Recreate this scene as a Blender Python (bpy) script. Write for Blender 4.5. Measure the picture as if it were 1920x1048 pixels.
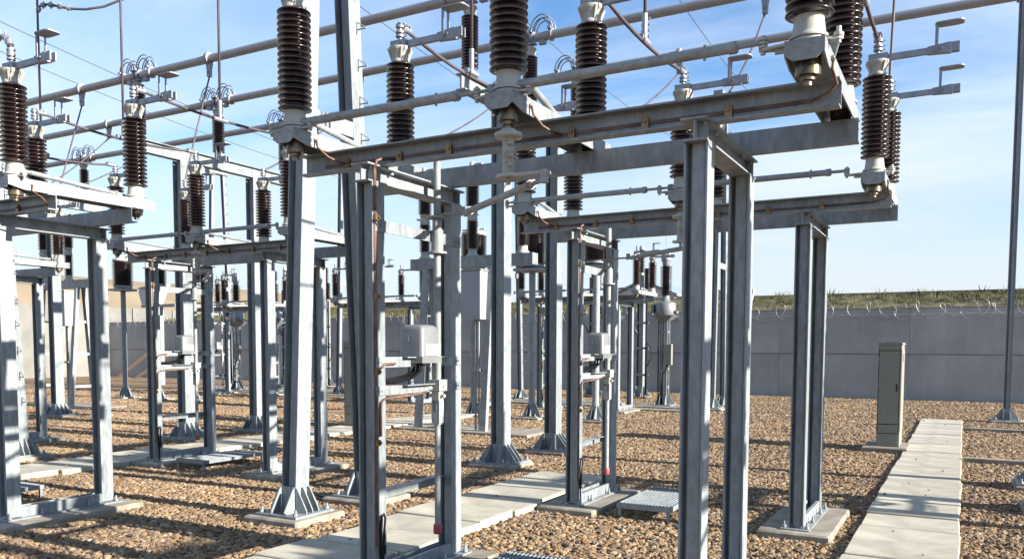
import bpy, math, random
import numpy as np
from mathutils import Vector, Matrix

random.seed(7)
rng = np.random.default_rng(11)
R = math.radians
S = bpy.context.scene
for o in list(bpy.data.objects):
    bpy.data.objects.remove(o)
COL = S.collection

# ------------------------------------------------------------------ camera
H = 1.6
F_PX, CX, CY = 1527.6, 960.0, 745.6
YAW, PITCH, ROLL = R(28.925), R(-3.543), R(-0.184)
fw = Vector((-math.sin(YAW) * math.cos(PITCH), math.cos(YAW) * math.cos(PITCH), math.sin(PITCH)))
rt = Vector((math.cos(YAW), math.sin(YAW), 0))
dn = fw.cross(rt)
rt2 = rt * math.cos(ROLL) + dn * math.sin(ROLL)
dn2 = dn * math.cos(ROLL) - rt * math.sin(ROLL)
cam_d = bpy.data.cameras.new('camera')
cam = bpy.data.objects.new('camera', cam_d)
COL.objects.link(cam)
cam.matrix_world = Matrix(((rt2.x, -dn2.x, -fw.x, 0), (rt2.y, -dn2.y, -fw.y, 0), (rt2.z, -dn2.z, -fw.z, H), (0, 0, 0, 1)))
cam_d.sensor_width = 36
cam_d.lens = F_PX / 1920 * 36
cam_d.shift_y = (CY - 524) / 1920
cam_d.clip_start = 0.05
cam_d.clip_end = 3000
S.camera = cam

# ------------------------------------------------------------------ sky and sun
SUN_EL, SUN_AZ = R(21.0), R(2.0)          # azimuth from +X towards +Y
W = bpy.data.worlds.new('World')
S.world = W
W.use_nodes = True
nt = W.node_tree
nt.nodes.clear()
def wn(t, **k):
    n = nt.nodes.new(t)
    for a, b in k.items():
        setattr(n, a, b)
    return n
CLOUD_COL = (5.6, 6.3, 7.1, 1)
HAZE_COL = (4.75, 5.15, 5.45, 1)
sky = wn('ShaderNodeTexSky', sky_type='NISHITA', sun_disc=False)
sky.sun_elevation = SUN_EL
sky.sun_rotation = R(90) - SUN_AZ
sky.altitude = 100
sky.air_density = 1.0
sky.dust_density = 0.1
sky.ozone_density = 4.0
tc = wn('ShaderNodeTexCoord')
sep = wn('ShaderNodeSeparateXYZ')
nt.links.new(tc.outputs['Generated'], sep.inputs[0])
addz = wn('ShaderNodeMath', operation='ADD'); addz.inputs[1].default_value = 0.22
nt.links.new(sep.outputs['Z'], addz.inputs[0])
mxz = wn('ShaderNodeMath', operation='MAXIMUM'); mxz.inputs[1].default_value = 0.05
nt.links.new(addz.outputs[0], mxz.inputs[0])
dx = wn('ShaderNodeMath', operation='DIVIDE'); dy = wn('ShaderNodeMath', operation='DIVIDE')
nt.links.new(sep.outputs['X'], dx.inputs[0]); nt.links.new(mxz.outputs[0], dx.inputs[1])
nt.links.new(sep.outputs['Y'], dy.inputs[0]); nt.links.new(mxz.outputs[0], dy.inputs[1])
cmb = wn('ShaderNodeCombineXYZ')
nt.links.new(dx.outputs[0], cmb.inputs[0]); nt.links.new(dy.outputs[0], cmb.inputs[1])
mp = wn('ShaderNodeMapping')
mp.inputs['Scale'].default_value = (0.55, 1.3, 1.0)
mp.inputs['Rotation'].default_value = (0, 0, R(-25))
nt.links.new(cmb.outputs[0], mp.inputs[0])
cn = wn('ShaderNodeTexNoise')
cn.inputs['Scale'].default_value = 1.15
cn.inputs['Detail'].default_value = 7
cn.inputs['Roughness'].default_value = 0.58
cn.inputs['Distortion'].default_value = 0.6
nt.links.new(mp.outputs[0], cn.inputs['Vector'])
cr = wn('ShaderNodeValToRGB')
cr.color_ramp.elements[0].position = 0.39; cr.color_ramp.elements[0].color = (0, 0, 0, 1)
cr.color_ramp.elements[1].position = 0.68; cr.color_ramp.elements[1].color = (0.85, 0.85, 0.85, 1)
nt.links.new(cn.outputs['Fac'], cr.inputs[0])
mixc = wn('ShaderNodeMix', data_type='RGBA')
nt.links.new(cr.outputs[0], mixc.inputs['Factor'])
hs = wn('ShaderNodeHueSaturation'); hs.inputs['Saturation'].default_value = 1.06; hs.inputs['Value'].default_value = 1.5
nt.links.new(sky.outputs[0], hs.inputs['Color'])
nt.links.new(hs.outputs[0], mixc.inputs['A'])
mixc.inputs['B'].default_value = CLOUD_COL
# thin pale haze all round the horizon
hz = wn('ShaderNodeMapRange', interpolation_type='SMOOTHSTEP')
hz.inputs['From Min'].default_value = 0.0; hz.inputs['From Max'].default_value = 0.33
hz.inputs['To Min'].default_value = 0.93; hz.inputs['To Max'].default_value = 0.0
nt.links.new(sep.outputs['Z'], hz.inputs['Value'])
mixh = wn('ShaderNodeMix', data_type='RGBA')
nt.links.new(hz.outputs[0], mixh.inputs['Factor'])
nt.links.new(mixc.outputs['Result'], mixh.inputs['A'])
mixh.inputs['B'].default_value = HAZE_COL
bg = wn('ShaderNodeBackground')
bg.inputs['Strength'].default_value = 0.055
nt.links.new(mixh.outputs['Result'], bg.inputs['Color'])
out = wn('ShaderNodeOutputWorld')
nt.links.new(bg.outputs[0], out.inputs[0])

sun_d = bpy.data.lights.new('sun', 'SUN')
sun_d.energy = 5.0
sun_d.angle = R(0.53)
sun_d.color = (1.0, 0.93, 0.82)
sun = bpy.data.objects.new('sun', sun_d)
COL.objects.link(sun)
sd = Vector((math.cos(SUN_EL) * math.cos(SUN_AZ), math.cos(SUN_EL) * math.sin(SUN_AZ), math.sin(SUN_EL)))
sun.rotation_euler = sd.to_track_quat('Z', 'Y').to_euler()

S.view_settings.view_transform = 'Standard'
S.view_settings.look = 'None'
S.view_settings.exposure = 1.62
S.view_settings.gamma = 1
S.view_settings.use_curve_mapping = False
S.cycles.use_denoising = True
S.cycles.max_bounces = 6

# ------------------------------------------------------------------ materials
MATS = {}
def mat(name, col, rough=0.6, metal=0.0, var=0.12, scale=6.0, bump=0.0, bscale=60.0, col2=None, coords='Object', spec=0.5, detail=4, stretch=(1, 1, 1), coat=0.0, lo=0.35, hi=0.68, rnd=0.0, stain=0.0, sscale=1.0, sstretch=(1, 1, 1)):
    m = bpy.data.materials.new(name)
    m.use_nodes = True
    t = m.node_tree
    b = t.nodes['Principled BSDF']
    b.inputs['Roughness'].default_value = rough
    b.inputs['Metallic'].default_value = metal
    b.inputs['Specular IOR Level'].default_value = spec
    b.inputs['Coat Weight'].default_value = coat
    tcn = t.nodes.new('ShaderNodeTexCoord')
    mpn = t.nodes.new('ShaderNodeMapping')
    mpn.inputs['Scale'].default_value = stretch
    t.links.new(tcn.outputs[coords], mpn.inputs[0])
    n = t.nodes.new('ShaderNodeTexNoise')
    n.inputs['Scale'].default_value = scale
    n.inputs['Detail'].default_value = detail
    t.links.new(mpn.outputs[0], n.inputs['Vector'])
    r = t.nodes.new('ShaderNodeValToRGB')
    r.color_ramp.elements[0].position = lo
    r.color_ramp.elements[1].position = hi
    c1 = [c * (1 - var) for c in col]
    c2 = col2 if col2 else [min(1, c * (1 + var)) for c in col]
    r.color_ramp.elements[0].color = (*c1, 1)
    r.color_ramp.elements[1].color = (*c2, 1)
    t.links.new(n.outputs['Fac'], r.inputs[0])
    outc = r.outputs[0]
    if stain > 0:
        sm = t.nodes.new('ShaderNodeMapping'); sm.inputs['Scale'].default_value = sstretch
        t.links.new(tcn.outputs[coords], sm.inputs[0])
        sn = t.nodes.new('ShaderNodeTexNoise'); sn.inputs['Scale'].default_value = sscale; sn.inputs['Detail'].default_value = 6; sn.inputs['Roughness'].default_value = 0.65
        t.links.new(sm.outputs[0], sn.inputs['Vector'])
        sr = t.nodes.new('ShaderNodeMapRange'); sr.inputs['From Min'].default_value = 0.38; sr.inputs['From Max'].default_value = 0.66
        sr.inputs['To Min'].default_value = 1 - stain; sr.inputs['To Max'].default_value = 1 + stain * .35
        t.links.new(sn.outputs['Fac'], sr.inputs['Value'])
        vm = t.nodes.new('ShaderNodeVectorMath'); vm.operation = 'SCALE'
        t.links.new(outc, vm.inputs[0]); t.links.new(sr.outputs[0], vm.inputs['Scale'])
        outc = vm.outputs[0]
    if rnd > 0:
        oi = t.nodes.new('ShaderNodeObjectInfo')
        rr_ = t.nodes.new('ShaderNodeMapRange'); rr_.inputs['To Min'].default_value = 1 - rnd; rr_.inputs['To Max'].default_value = 1 + rnd
        t.links.new(oi.outputs['Random'], rr_.inputs['Value'])
        vm = t.nodes.new('ShaderNodeVectorMath'); vm.operation = 'SCALE'
        t.links.new(outc, vm.inputs[0]); t.links.new(rr_.outputs[0], vm.inputs['Scale'])
        outc = vm.outputs[0]
    t.links.new(outc, b.inputs['Base Color'])
    if bump > 0:
        bn = t.nodes.new('ShaderNodeTexNoise')
        bn.inputs['Scale'].default_value = bscale
        bn.inputs['Detail'].default_value = 5
        t.links.new(mpn.outputs[0], bn.inputs['Vector'])
        bp = t.nodes.new('ShaderNodeBump')
        bp.inputs['Strength'].default_value = bump
        bp.inputs['Distance'].default_value = 0.01
        t.links.new(bn.outputs['Fac'], bp.inputs['Height'])
        t.links.new(bp.outputs[0], b.inputs['Normal'])
    MATS[name] = m
    return m

GALV = mat('galvanised_steel', (0.235, 0.262, 0.278), rough=0.46, metal=0.12, rnd=0.12, stain=0.22, sscale=5, sstretch=(1.4, 1.4, .3), var=0.16, scale=30, bump=0.06, bscale=120, stretch=(1, 1, 0.35), detail=7)
GALV2 = mat('weathered_zinc', (0.255, 0.274, 0.282), rough=0.48, metal=0.1, rnd=0.1, stain=0.2, sscale=7, var=0.14, scale=30, bump=0.05)
CAST = mat('cast_grey_paint', (0.34, 0.34, 0.31), rough=0.55, var=0.12, scale=16, bump=0.08)
PORC = mat('brown_porcelain', (0.021, 0.0085, 0.0085), rough=0.22, var=0.25, scale=5, coat=0.5, spec=0.6, rnd=0.3, stain=0.35, sscale=9)
PORC2 = mat('dark_porcelain', (0.016, 0.009, 0.010), rough=0.2, var=0.25, scale=5, coat=0.5)
ALU = mat('aluminium_tube', (0.31, 0.305, 0.31), rough=0.42, metal=0.45, var=0.08, scale=4)
ALU_D = mat('dull_aluminium', (0.26, 0.27, 0.30), rough=0.5, metal=0.45, var=0.15, scale=12)
CABLE = mat('stranded_conductor', (0.075, 0.062, 0.07), rough=0.6, metal=0.2, var=0.3, scale=3)
BLACK = mat('black_rubber', (0.010, 0.010, 0.012), rough=0.8, var=0.2, spec=0.2)
COPPER = mat('oxidised_copper', (0.135, 0.07, 0.052), rough=0.55, metal=0.15, var=0.45, scale=8, col2=(0.20, 0.105, 0.075))
BRASS = mat('brass', (0.22, 0.14, 0.07), rough=0.35, metal=0.7, var=0.25, scale=20)
BEAR = mat('dull_bearing_steel', (0.085, 0.075, 0.06), rough=0.35, metal=0.7, var=0.3, scale=25, col2=(0.26, 0.19, 0.11))
CONC = mat('concrete', (0.26, 0.23, 0.185), rough=0.9, rnd=0.1, stain=0.3, sscale=3, var=0.2, scale=5, bump=0.3, bscale=45, detail=8)
SLAB = mat('concrete_slab', (0.40, 0.37, 0.30), rough=0.9, rnd=0.09, stain=0.22, sscale=2.2, var=0.12, scale=3.5, bump=0.2, bscale=60, detail=9)
WALLM = mat('precast_concrete_wall', (0.335, 0.332, 0.325), rough=0.92, rnd=0.04, stain=0.13, sscale=1.1, sstretch=(1.6, 1, .22), var=0.10, scale=0.7, bump=0.25, bscale=25, detail=9, stretch=(0.6, 1, 1.4))
BOXG = mat('light_grey_enamel', (0.30, 0.315, 0.34), rough=0.4, var=0.04, scale=3)
SILVER = mat('silver_casing', (0.20, 0.21, 0.215), rough=0.38, metal=0.3, var=0.08, scale=6)
GREENC = mat('grey_green_enamel', (0.195, 0.196, 0.17), rough=0.6, var=0.06, scale=4, stretch=(3, 3, .6))
LABEL = mat('white_label', (0.75, 0.75, 0.72), rough=0.5, var=0.03)
RED = mat('red_plastic', (0.30, 0.05, 0.05), rough=0.5, var=0.1)
WOOD = mat('weathered_timber', (0.14, 0.105, 0.075), rough=0.85, var=0.3, scale=4, stretch=(1, 1, 6))
SAND = mat('sandy_bank', (0.19, 0.15, 0.10), rough=0.95, var=0.16, scale=0.25, bump=0.3, bscale=3, detail=9)
BERMC = mat('pale_concrete', (0.175, 0.17, 0.155), rough=0.92, var=0.22, scale=0.6, bump=0.1, bscale=6)
DARKB = mat('dark_ballast', (0.05, 0.05, 0.055), rough=0.9, var=0.3, scale=3)
WHITEM = mat('white_sheet_metal', (0.45, 0.455, 0.46), rough=0.5, var=0.04, scale=1)
TEAL = mat('blue_grey_sheet_metal', (0.20, 0.25, 0.29), rough=0.5, var=0.08, scale=1, stretch=(8, 8, .4))
WIRE = mat('razor_wire_steel', (0.32, 0.32, 0.32), rough=0.4, metal=0.4, var=0.1)
EARTH = mat('bank_soil', (0.10, 0.10, 0.045), rough=0.95, var=0.4, scale=1.2, bump=0.4, bscale=8, detail=8, col2=(0.22, 0.19, 0.09))

def random_mat(name, stops, rough=0.85, bump=0.25, bscale=70, patch=False):
    m = bpy.data.materials.new(name); m.use_nodes = True
    t = m.node_tree; b = t.nodes['Principled BSDF']
    b.inputs['Roughness'].default_value = rough
    oi = t.nodes.new('ShaderNodeObjectInfo')
    r = t.nodes.new('ShaderNodeValToRGB')
    r.color_ramp.interpolation = 'LINEAR'
    while len(r.color_ramp.elements) < len(stops):
        r.color_ramp.elements.new(0.5)
    for e, (p, c) in zip(r.color_ramp.elements, stops):
        e.position = p; e.color = (*c, 1)
    t.links.new(oi.outputs['Random'], r.inputs[0])
    n = t.nodes.new('ShaderNodeTexNoise'); n.inputs['Scale'].default_value = bscale
    tcn = t.nodes.new('ShaderNodeTexCoord'); t.links.new(tcn.outputs['Object'], n.inputs['Vector'])
    mx = t.nodes.new('ShaderNodeMix'); mx.data_type = 'RGBA'; mx.blend_type = 'MULTIPLY'; mx.inputs['Factor'].default_value = 0.45
    t.links.new(r.outputs[0], mx.inputs['A']); t.links.new(n.outputs['Color'], mx.inputs['B'])
    outc = mx.outputs['Result']
    if patch:   # dusty and washed patches across the yard
        ge = t.nodes.new('ShaderNodeNewGeometry'); pn = t.nodes.new('ShaderNodeTexNoise'); pn.inputs['Scale'].default_value = 0.55; pn.inputs['Detail'].default_value = 6; pn.inputs['Roughness'].default_value = 0.6
        t.links.new(ge.outputs['Position'], pn.inputs['Vector'])
        pr_ = t.nodes.new('ShaderNodeMapRange'); pr_.inputs['From Min'].default_value = 0.36; pr_.inputs['From Max'].default_value = 0.66; pr_.inputs['To Min'].default_value = 0.0; pr_.inputs['To Max'].default_value = 1.0
        t.links.new(pn.outputs['Fac'], pr_.inputs['Value'])
        pc = t.nodes.new('ShaderNodeMix'); pc.data_type = 'RGBA'; pc.inputs['A'].default_value = (.78, .76, .76, 1); pc.inputs['B'].default_value = (1.12, 1.08, 1.02, 1)
        t.links.new(pr_.outputs[0], pc.inputs['Factor'])
        m2 = t.nodes.new('ShaderNodeMix'); m2.data_type = 'RGBA'; m2.blend_type = 'MULTIPLY'; m2.inputs['Factor'].default_value = 1
        t.links.new(outc, m2.inputs['A']); t.links.new(pc.outputs['Result'], m2.inputs['B'])
        outc = m2.outputs['Result']
    t.links.new(outc, b.inputs['Base Color'])
    return m
STONE = random_mat('gravel_stone', [(0.0, (0.062, 0.041, 0.027)), (0.14, (0.245, 0.155, 0.075)), (0.3, (0.345, 0.241, 0.129)), (0.45, (0.222, 0.127, 0.061)), (0.58, (0.40, 0.305, 0.192)), (0.7, (0.128, 0.080, 0.049)), (0.82, (0.28, 0.210, 0.153)), (0.92, (0.175, 0.137, 0.104)), (1.0, (0.455, 0.387, 0.288))], bscale=40, patch=True)

def gravel_ground_mat():
    m = bpy.data.materials.new('gravel_ground'); m.use_nodes = True
    t = m.node_tree; b = t.nodes['Principled BSDF']; b.inputs['Roughness'].default_value = 0.95
    tcn = t.nodes.new('ShaderNodeTexCoord')
    v = t.nodes.new('ShaderNodeTexVoronoi'); v.inputs['Scale'].default_value = 24
    t.links.new(tcn.outputs['Object'], v.inputs['Vector'])
    sp = t.nodes.new('ShaderNodeSeparateColor'); t.links.new(v.outputs['Color'], sp.inputs[0])
    r = t.nodes.new('ShaderNodeValToRGB')
    st = [(0.0, (0.06, 0.038, 0.02)), (0.3, (0.24, 0.15, 0.08)), (0.6, (0.32, 0.215, 0.12)), (1.0, (0.26, 0.17, 0.095))]
    while len(r.color_ramp.elements) < 4:
        r.color_ramp.elements.new(0.5)
    for e, (p, c) in zip(r.color_ramp.elements, st):
        e.position = p; e.color = (*c, 1)
    t.links.new(sp.outputs[0], r.inputs[0])
    n = t.nodes.new('ShaderNodeTexNoise'); n.inputs['Scale'].default_value = 0.7; n.inputs['Detail'].default_value = 5
    t.links.new(tcn.outputs['Object'], n.inputs['Vector'])
    mx = t.nodes.new('ShaderNodeMix'); mx.data_type = 'RGBA'; mx.blend_type = 'MULTIPLY'; mx.inputs['Factor'].default_value = 0.5
    t.links.new(r.outputs[0], mx.inputs['A']); t.links.new(n.outputs['Color'], mx.inputs['B'])
    t.links.new(mx.outputs['Result'], b.inputs['Base Color'])
    bp = t.nodes.new('ShaderNodeBump'); bp.inputs['Strength'].default_value = 0.9; bp.inputs['Distance'].default_value = 0.03; bp.invert = True
    t.links.new(v.outputs['Distance'], bp.inputs['Height']); t.links.new(bp.outputs[0], b.inputs['Normal'])
    return m
GROUNDM = gravel_ground_mat()

# ------------------------------------------------------------------ mesh builder
class MB:
    def __init__(s):
        s.v = []; s.f = []; s.sm = []
    def add(s, vs, fs, smooth=False):
        o = len(s.v)
        s.v += [tuple(p) for p in vs]
        s.f += [tuple(i + o for i in f) for f in fs]
        s.sm += [smooth] * len(fs)
        return s
    def box(s, x0, x1, y0, y1, z0, z1):
        return s.add([(x0, y0, z0), (x1, y0, z0), (x1, y1, z0), (x0, y1, z0), (x0, y0, z1), (x1, y0, z1), (x1, y1, z1), (x0, y1, z1)],
                     [(0, 3, 2, 1), (4, 5, 6, 7), (0, 1, 5, 4), (1, 2, 6, 5), (2, 3, 7, 6), (3, 0, 4, 7)])
    def cbox(s, x0, x1, y0, y1, z0, z1, c=0.01):
        """box with chamfered vertical and top edges"""
        def ring(z, d):
            return [(x0 + d + c, y0 + d, z), (x1 - d - c, y0 + d, z), (x1 - d, y0 + d + c, z), (x1 - d, y1 - d - c, z),
                    (x1 - d - c, y1 - d, z), (x0 + d + c, y1 - d, z), (x0 + d, y1 - d - c, z), (x0 + d, y0 + d + c, z)]
        vs = ring(z0, 0) + ring(z1 - c, 0) + ring(z1, c)
        fs = []
        for k in (0, 8):
            for i in range(8):
                j = (i + 1) % 8
                fs.append((k + i, k + j, k + 8 + j, k + 8 + i))
        fs.append(tuple(range(16, 24))); fs.append(tuple(reversed(range(8))))
        return s.add(vs, fs)
    def hexa(s, pts):
        return s.add(pts, [(0, 3, 2, 1), (4, 5, 6, 7), (0, 1, 5, 4), (1, 2, 6, 5), (2, 3, 7, 6), (3, 0, 4, 7)])
    def cyl(s, p0, p1, r0, r1=None, n=12, cap=True):
        r1 = r0 if r1 is None else r1
        p0 = Vector(p0); p1 = Vector(p1); d = (p1 - p0).normalized()
        a = d.orthogonal().normalized(); b = d.cross(a)
        vs = []
        for p, r in ((p0, r0), (p1, r1)):
            for i in range(n):
                t = 2 * math.pi * i / n
                vs.append(p + a * (r * math.cos(t)) + b * (r * math.sin(t)))
        s.add(vs, [(i, (i + 1) % n, n + (i + 1) % n, n + i) for i in range(n)], True)
        if cap:
            s.add(vs[:n], [tuple(reversed(range(n)))]); s.add(vs[n:], [tuple(range(n))])
        return s
    def lathe(s, prof, c=(0, 0, 0), n=20, smooth=True):
        vs = []
        for r, z in prof:
            for i in range(n):
                t = 2 * math.pi * i / n
                vs.append((c[0] + r * math.cos(t), c[1] + r * math.sin(t), c[2] + z))
        fs = []
        for k in range(len(prof) - 1):
            for i in range(n):
                j = (i + 1) % n
                fs.append((k * n + i, k * n + j, (k + 1) * n + j, (k + 1) * n + i))
        s.add(vs, fs, smooth)
        s.add(vs[:n], [tuple(reversed(range(n)))]); s.add(vs[-n:], [tuple(range(n))])
        return s
    def prism(s, poly, ax, a0, a1):
        """poly: 2D points (u,v); ax: axis extruded from a0 to a1; x:(y,z) y:(x,z) z:(x,y)"""
        def P(u, v, a):
            return {'x': (a, u, v), 'y': (u, a, v), 'z': (u, v, a)}[ax]
        n = len(poly)
        vs = [P(u, v, a0) for u, v in poly] + [P(u, v, a1) for u, v in poly]
        return s.add(vs, [tuple(range(n)), tuple(reversed(range(n, 2 * n)))] + [(i, n + i, n + (i + 1) % n, (i + 1) % n) for i in range(n)])
    def path(s, pts, r, n=6):
        pts = [Vector(p) for p in pts]
        vs = []; a = None
        for k, p in enumerate(pts):
            d = (pts[min(k + 1, len(pts) - 1)] - pts[max(k - 1, 0)]).normalized()
            if a is None:
                a = d.orthogonal().normalized()
            a = (a - d * a.dot(d)).normalized(); b = d.cross(a)
            for i in range(n):
                t = 2 * math.pi * i / n
                vs.append(p + a * (r * math.cos(t)) + b * (r * math.sin(t)))
        fs = [(k * n + i, k * n + (i + 1) % n, (k + 1) * n + (i + 1) % n, (k + 1) * n + i) for k in range(len(pts) - 1) for i in range(n)]
        fs += [tuple(reversed(range(n))), tuple(range((len(pts) - 1) * n, len(pts) * n))]
        return s.add(vs, fs, True)
    def hsec(s, x0, x1, y0, y1, z0, z1, ft=0.011, wt=0.009):
        """vertical H column: flanges face +X/-X, web in the XZ plane"""
        gw = (x1 - x0) * .20; yf = y0 + (y1 - y0) * .24; yd = y0 + (y1 - y0) * .62
        s.box(x0, x0 + ft, y0, y1, z0, z1); s.box(x1 - ft, x1, y0, y1, z0, z1)
        s.box(x0 + ft, x0 + ft + gw, yd, yd + wt, z0, z1)
        s.box(x0 + ft + gw, x0 + ft + gw + wt, yf, yd + wt, z0, z1)
        s.box(x0 + ft + gw + wt, x1 - ft - .012, yf, yf + wt, z0, z1)
        return s.box(x1 - ft - .012, x1 - ft, yf + .004, yf + wt + .004, z0, z1)
    def bolt(s, x, y, z, h=0.07, r=0.011):
        s.cyl((x, y, z), (x, y, z + h), r, n=8)
        return s.cyl((x, y, z + 0.003), (x, y, z + 0.024), r * 1.9, n=6)
    def mesh(s, name):
        m = bpy.data.meshes.new(name)
        m.from_pydata(s.v, [], s.f)
        m.polygons.foreach_set('use_smooth', s.sm)
        m.update()
        return m

def obj(name, mb, material, parent=None, loc=(0, 0, 0)):
    me = mb if isinstance(mb, bpy.types.Mesh) else mb.mesh(name)
    if material is not None and not me.materials:
        me.materials.append(material)
    o = bpy.data.objects.new(name, me)
    COL.objects.link(o)
    o.location = loc
    if parent is not None:
        o.parent = parent
    return o

def empty(name, loc=(0, 0, 0)):
    o = bpy.data.objects.new(name, None)
    o.empty_display_size = 0.2
    COL.objects.link(o)
    o.location = loc
    return o

def tag(o, label, cat, group=None):
    o['label'] = label; o['category'] = cat
    if group:
        o['group'] = group
    return o

def struct(o, label=None, kind='structure'):
    o['kind'] = kind
    if label:
        o['label'] = label
    return o

CHILD = {}
def copy_tree(o, parent=None, skip=()):
    c = o.copy(); COL.objects.link(c)
    if parent is not None:
        c.parent = parent
    for ch in o.children:
        if ch.name.split('.')[0] in skip:
            continue
        copy_tree(ch, c, skip)
    return c

# ------------------------------------------------------------------ layout constants
DX = -6.3                       # bay pitch
XC, YA, YB, YF = -2.27, 4.145, 7.32, 18.95
GZ = -0.03                      # gravel level
bay = lambda k: DX * k

# ------------------------------------------------------------------ ground
g = MB()
g.add([(-900, -300, GZ - .012), (900, -300, GZ - .012), (900, 1500, GZ - .012), (-900, 1500, GZ - .012)], [(0, 1, 2, 3)])
struct(obj('ground', g, GROUNDM))

# ------------------------------------------------------------------ slab paths
def slab_mesh(w, l, t, c=0.008):
    return MB().cbox(-w / 2, w / 2, 0, l, -t, 0, c).mesh('slab')
def path(label, xc, w, y0, y1, pitch, zt, jit):
    e = struct(empty('path', (xc, y0, 0)), label)
    mesh_a = [slab_mesh(w, pitch - .012, .075), slab_mesh(w * 1.01, pitch - .016, .075), slab_mesh(w * .985, pitch - .01, .075)]
    n = int(round((y1 - y0) / pitch))
    r2 = random.Random(int(abs(xc) * 100))
    for i in range(n):
        o = obj('slab', r2.choice(mesh_a), SLAB, e, (r2.uniform(-jit, jit), i * pitch, zt + r2.uniform(-.009, .009)))
        o.rotation_euler = (r2.uniform(-.008, .008), r2.uniform(-.008, .008), r2.uniform(-.008, .008))
path('row of square concrete slabs leading past the green cabinet', -0.37, 0.80, 4.3, 20.5, 0.602, 0.025, .006)
path('concrete slab walkway running between the nearest switch frames', -4.18, 0.92, 2.6, 9.2, 0.60, 0.035, .04)
path('concrete slab walkway on the left side of the yard', -10.42, 0.95, 3.2, 16.4, 0.60, 0.035, .03)

# kerb strips on the right
for y, hh in ((13.36, 0.05), (18.45, 0.05)):
    k = MB().cbox(0.06, 9.0, y - .06, y + .06, GZ - .05, GZ + .075, .01)
    struct(obj('kerb', k, CONC))

# ------------------------------------------------------------------ insulators
def shed_profile(h, n, core, shed, lip=0.35):
    p = [(core, 0)]
    pitch = h / n
    for i in range(n):
        z = i * pitch
        p += [(core, z + pitch * .10), (core + (shed - core) * .55, z + pitch * .28), (shed * .985, z + pitch * .30), (shed, z + pitch * .40),
              (shed * .985, z + pitch * .50), (core + (shed - core) * .5, z + pitch * .74), (core * 1.02, z + pitch * .92)]
    p.append((core, h))
    return p
SH_H = 0.645
ins_mesh = MB().lathe(shed_profile(SH_H, 17, .066, .108), n=28).mesh('insulator')
ins_mesh.materials.append(PORC)
far_ins_mesh = MB().lathe(shed_profile(SH_H, 17, .062, .105), n=14).mesh('insulator'); far_ins_mesh.materials.append(PORC2)
neck_mesh = MB().lathe([(.088, 0), (.088, .012), (.074, .014), (.074, .03), (.068, .075), (.066, .098), (.07, .1)], n=24).mesh('neck')
nm = MB()
nm.lathe([(.068, 0), (.07, .012), (.062, .03), (.072, .06), (.085, .085), (.088, .088), (.088, .112)], n=24)
for i in range(4):
    t = math.pi / 4 + i * math.pi / 2
    cx_, cy_ = math.cos(t), math.sin(t)
    nm.hexa([(cx_ * .055 - cy_ * .008, cy_ * .055 + cx_ * .008, .02), (cx_ * .055 + cy_ * .008, cy_ * .055 - cx_ * .008, .02), (cx_ * .07 + cy_ * .008, cy_ * .07 - cx_ * .008, .02), (cx_ * .07 - cy_ * .008, cy_ * .07 + cx_ * .008, .02),
             (cx_ * .055 - cy_ * .008, cy_ * .055 + cx_ * .008, .10), (cx_ * .055 + cy_ * .008, cy_ * .055 - cx_ * .008, .10), (cx_ * .098 + cy_ * .008, cy_ * .098 - cx_ * .008, .10), (cx_ * .098 - cy_ * .008, cy_ * .098 + cx_ * .008, .10)])
head_mesh = nm.mesh('head')
# contact arm with two fingers, built along +X, origin at head top
am = MB()
am.box(-.065, .075, -.04, .04, .002, .052)
am.box(.076, .50, -.017, .017, -.002, .044)
am.hexa([(.44, -.024, -.006), (.64, -.030, -.014), (.64, .030, -.014), (.44, .024, -.006), (.44, -.024, .048), (.64, -.030, .062), (.64, .030, .062), (.44, .024, .048)])
for s_ in (-1, 1):
    am.box(.641, .715, s_ * .022 - .006, s_ * .022 + .006, -.010, .058)
    am.cyl((.56, s_ * .03, .024), (.56, s_ * .038, .024), .012, n=6)
    am.cyl((.02, s_ * .04, .026), (.02, s_ * .048, .026), .012, n=6)
am.v = [(x * .80 if x > .08 else x, y, z) for x, y, z in am.v]
arm_mesh = am.mesh('contact_arm')
tm = MB()
for s_ in (-1, 1):
    tm.box(.505, .53, s_ * .036 - .003, s_ * .036 + .003, .0, .205)
pl = []
for i in range(20):
    t = 2 * math.pi * i / 20
    sx, sy = math.cos(t), math.sin(t)
    pl.append((.625 + math.copysign(.125 * abs(sx) ** .45, sx), math.copysign(.062 * abs(sy) ** .45, sy)))
tm.prism(pl[::-1], 'z', .205, .214)
tm.v = [(x * .80, y, z) for x, y, z in tm.v]
tray_mesh = tm.mesh('arcing_tray')
st = MB()
st.cyl((0, 0, .0), (0, 0, .13), .017, n=10)
for z in (.03, .06, .10):
    st.cyl((0, 0, z), (0, 0, z + .016), .034, n=12)
    st.cyl((.02, .0, z + .004), (.05, .012, z + .012), .008, n=6)
stud_mesh = st.mesh('terminal_stud')
for m_, mm in ((neck_mesh, CAST), (head_mesh, CAST), (arm_mesh, ALU_D), (tray_mesh, ALU_D), (stud_mesh, ALU_D)):
    m_.materials.append(mm)
ZI = 3.115

def rot_insulator(parent, x, y):
    i = obj('insulator', ins_mesh, None, parent, (x, y, ZI))
    i.rotation_euler.z = random.uniform(0, 6)
    i.rotation_euler.z = 0
    obj('neck', neck_mesh, None, i, (0, 0, -.099))
    h = obj('head', head_mesh, None, i, (0, 0, SH_H - .001))
    h.rotation_euler.z = 0
    obj('contact_arm', arm_mesh, None, i, (0, 0, SH_H + .112))
    obj('arcing_tray', tray_mesh, None, i, (0, 0, SH_H + .112))
    obj('terminal_stud', stud_mesh, None, i, (0, 0, SH_H + .164))
    return i

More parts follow.
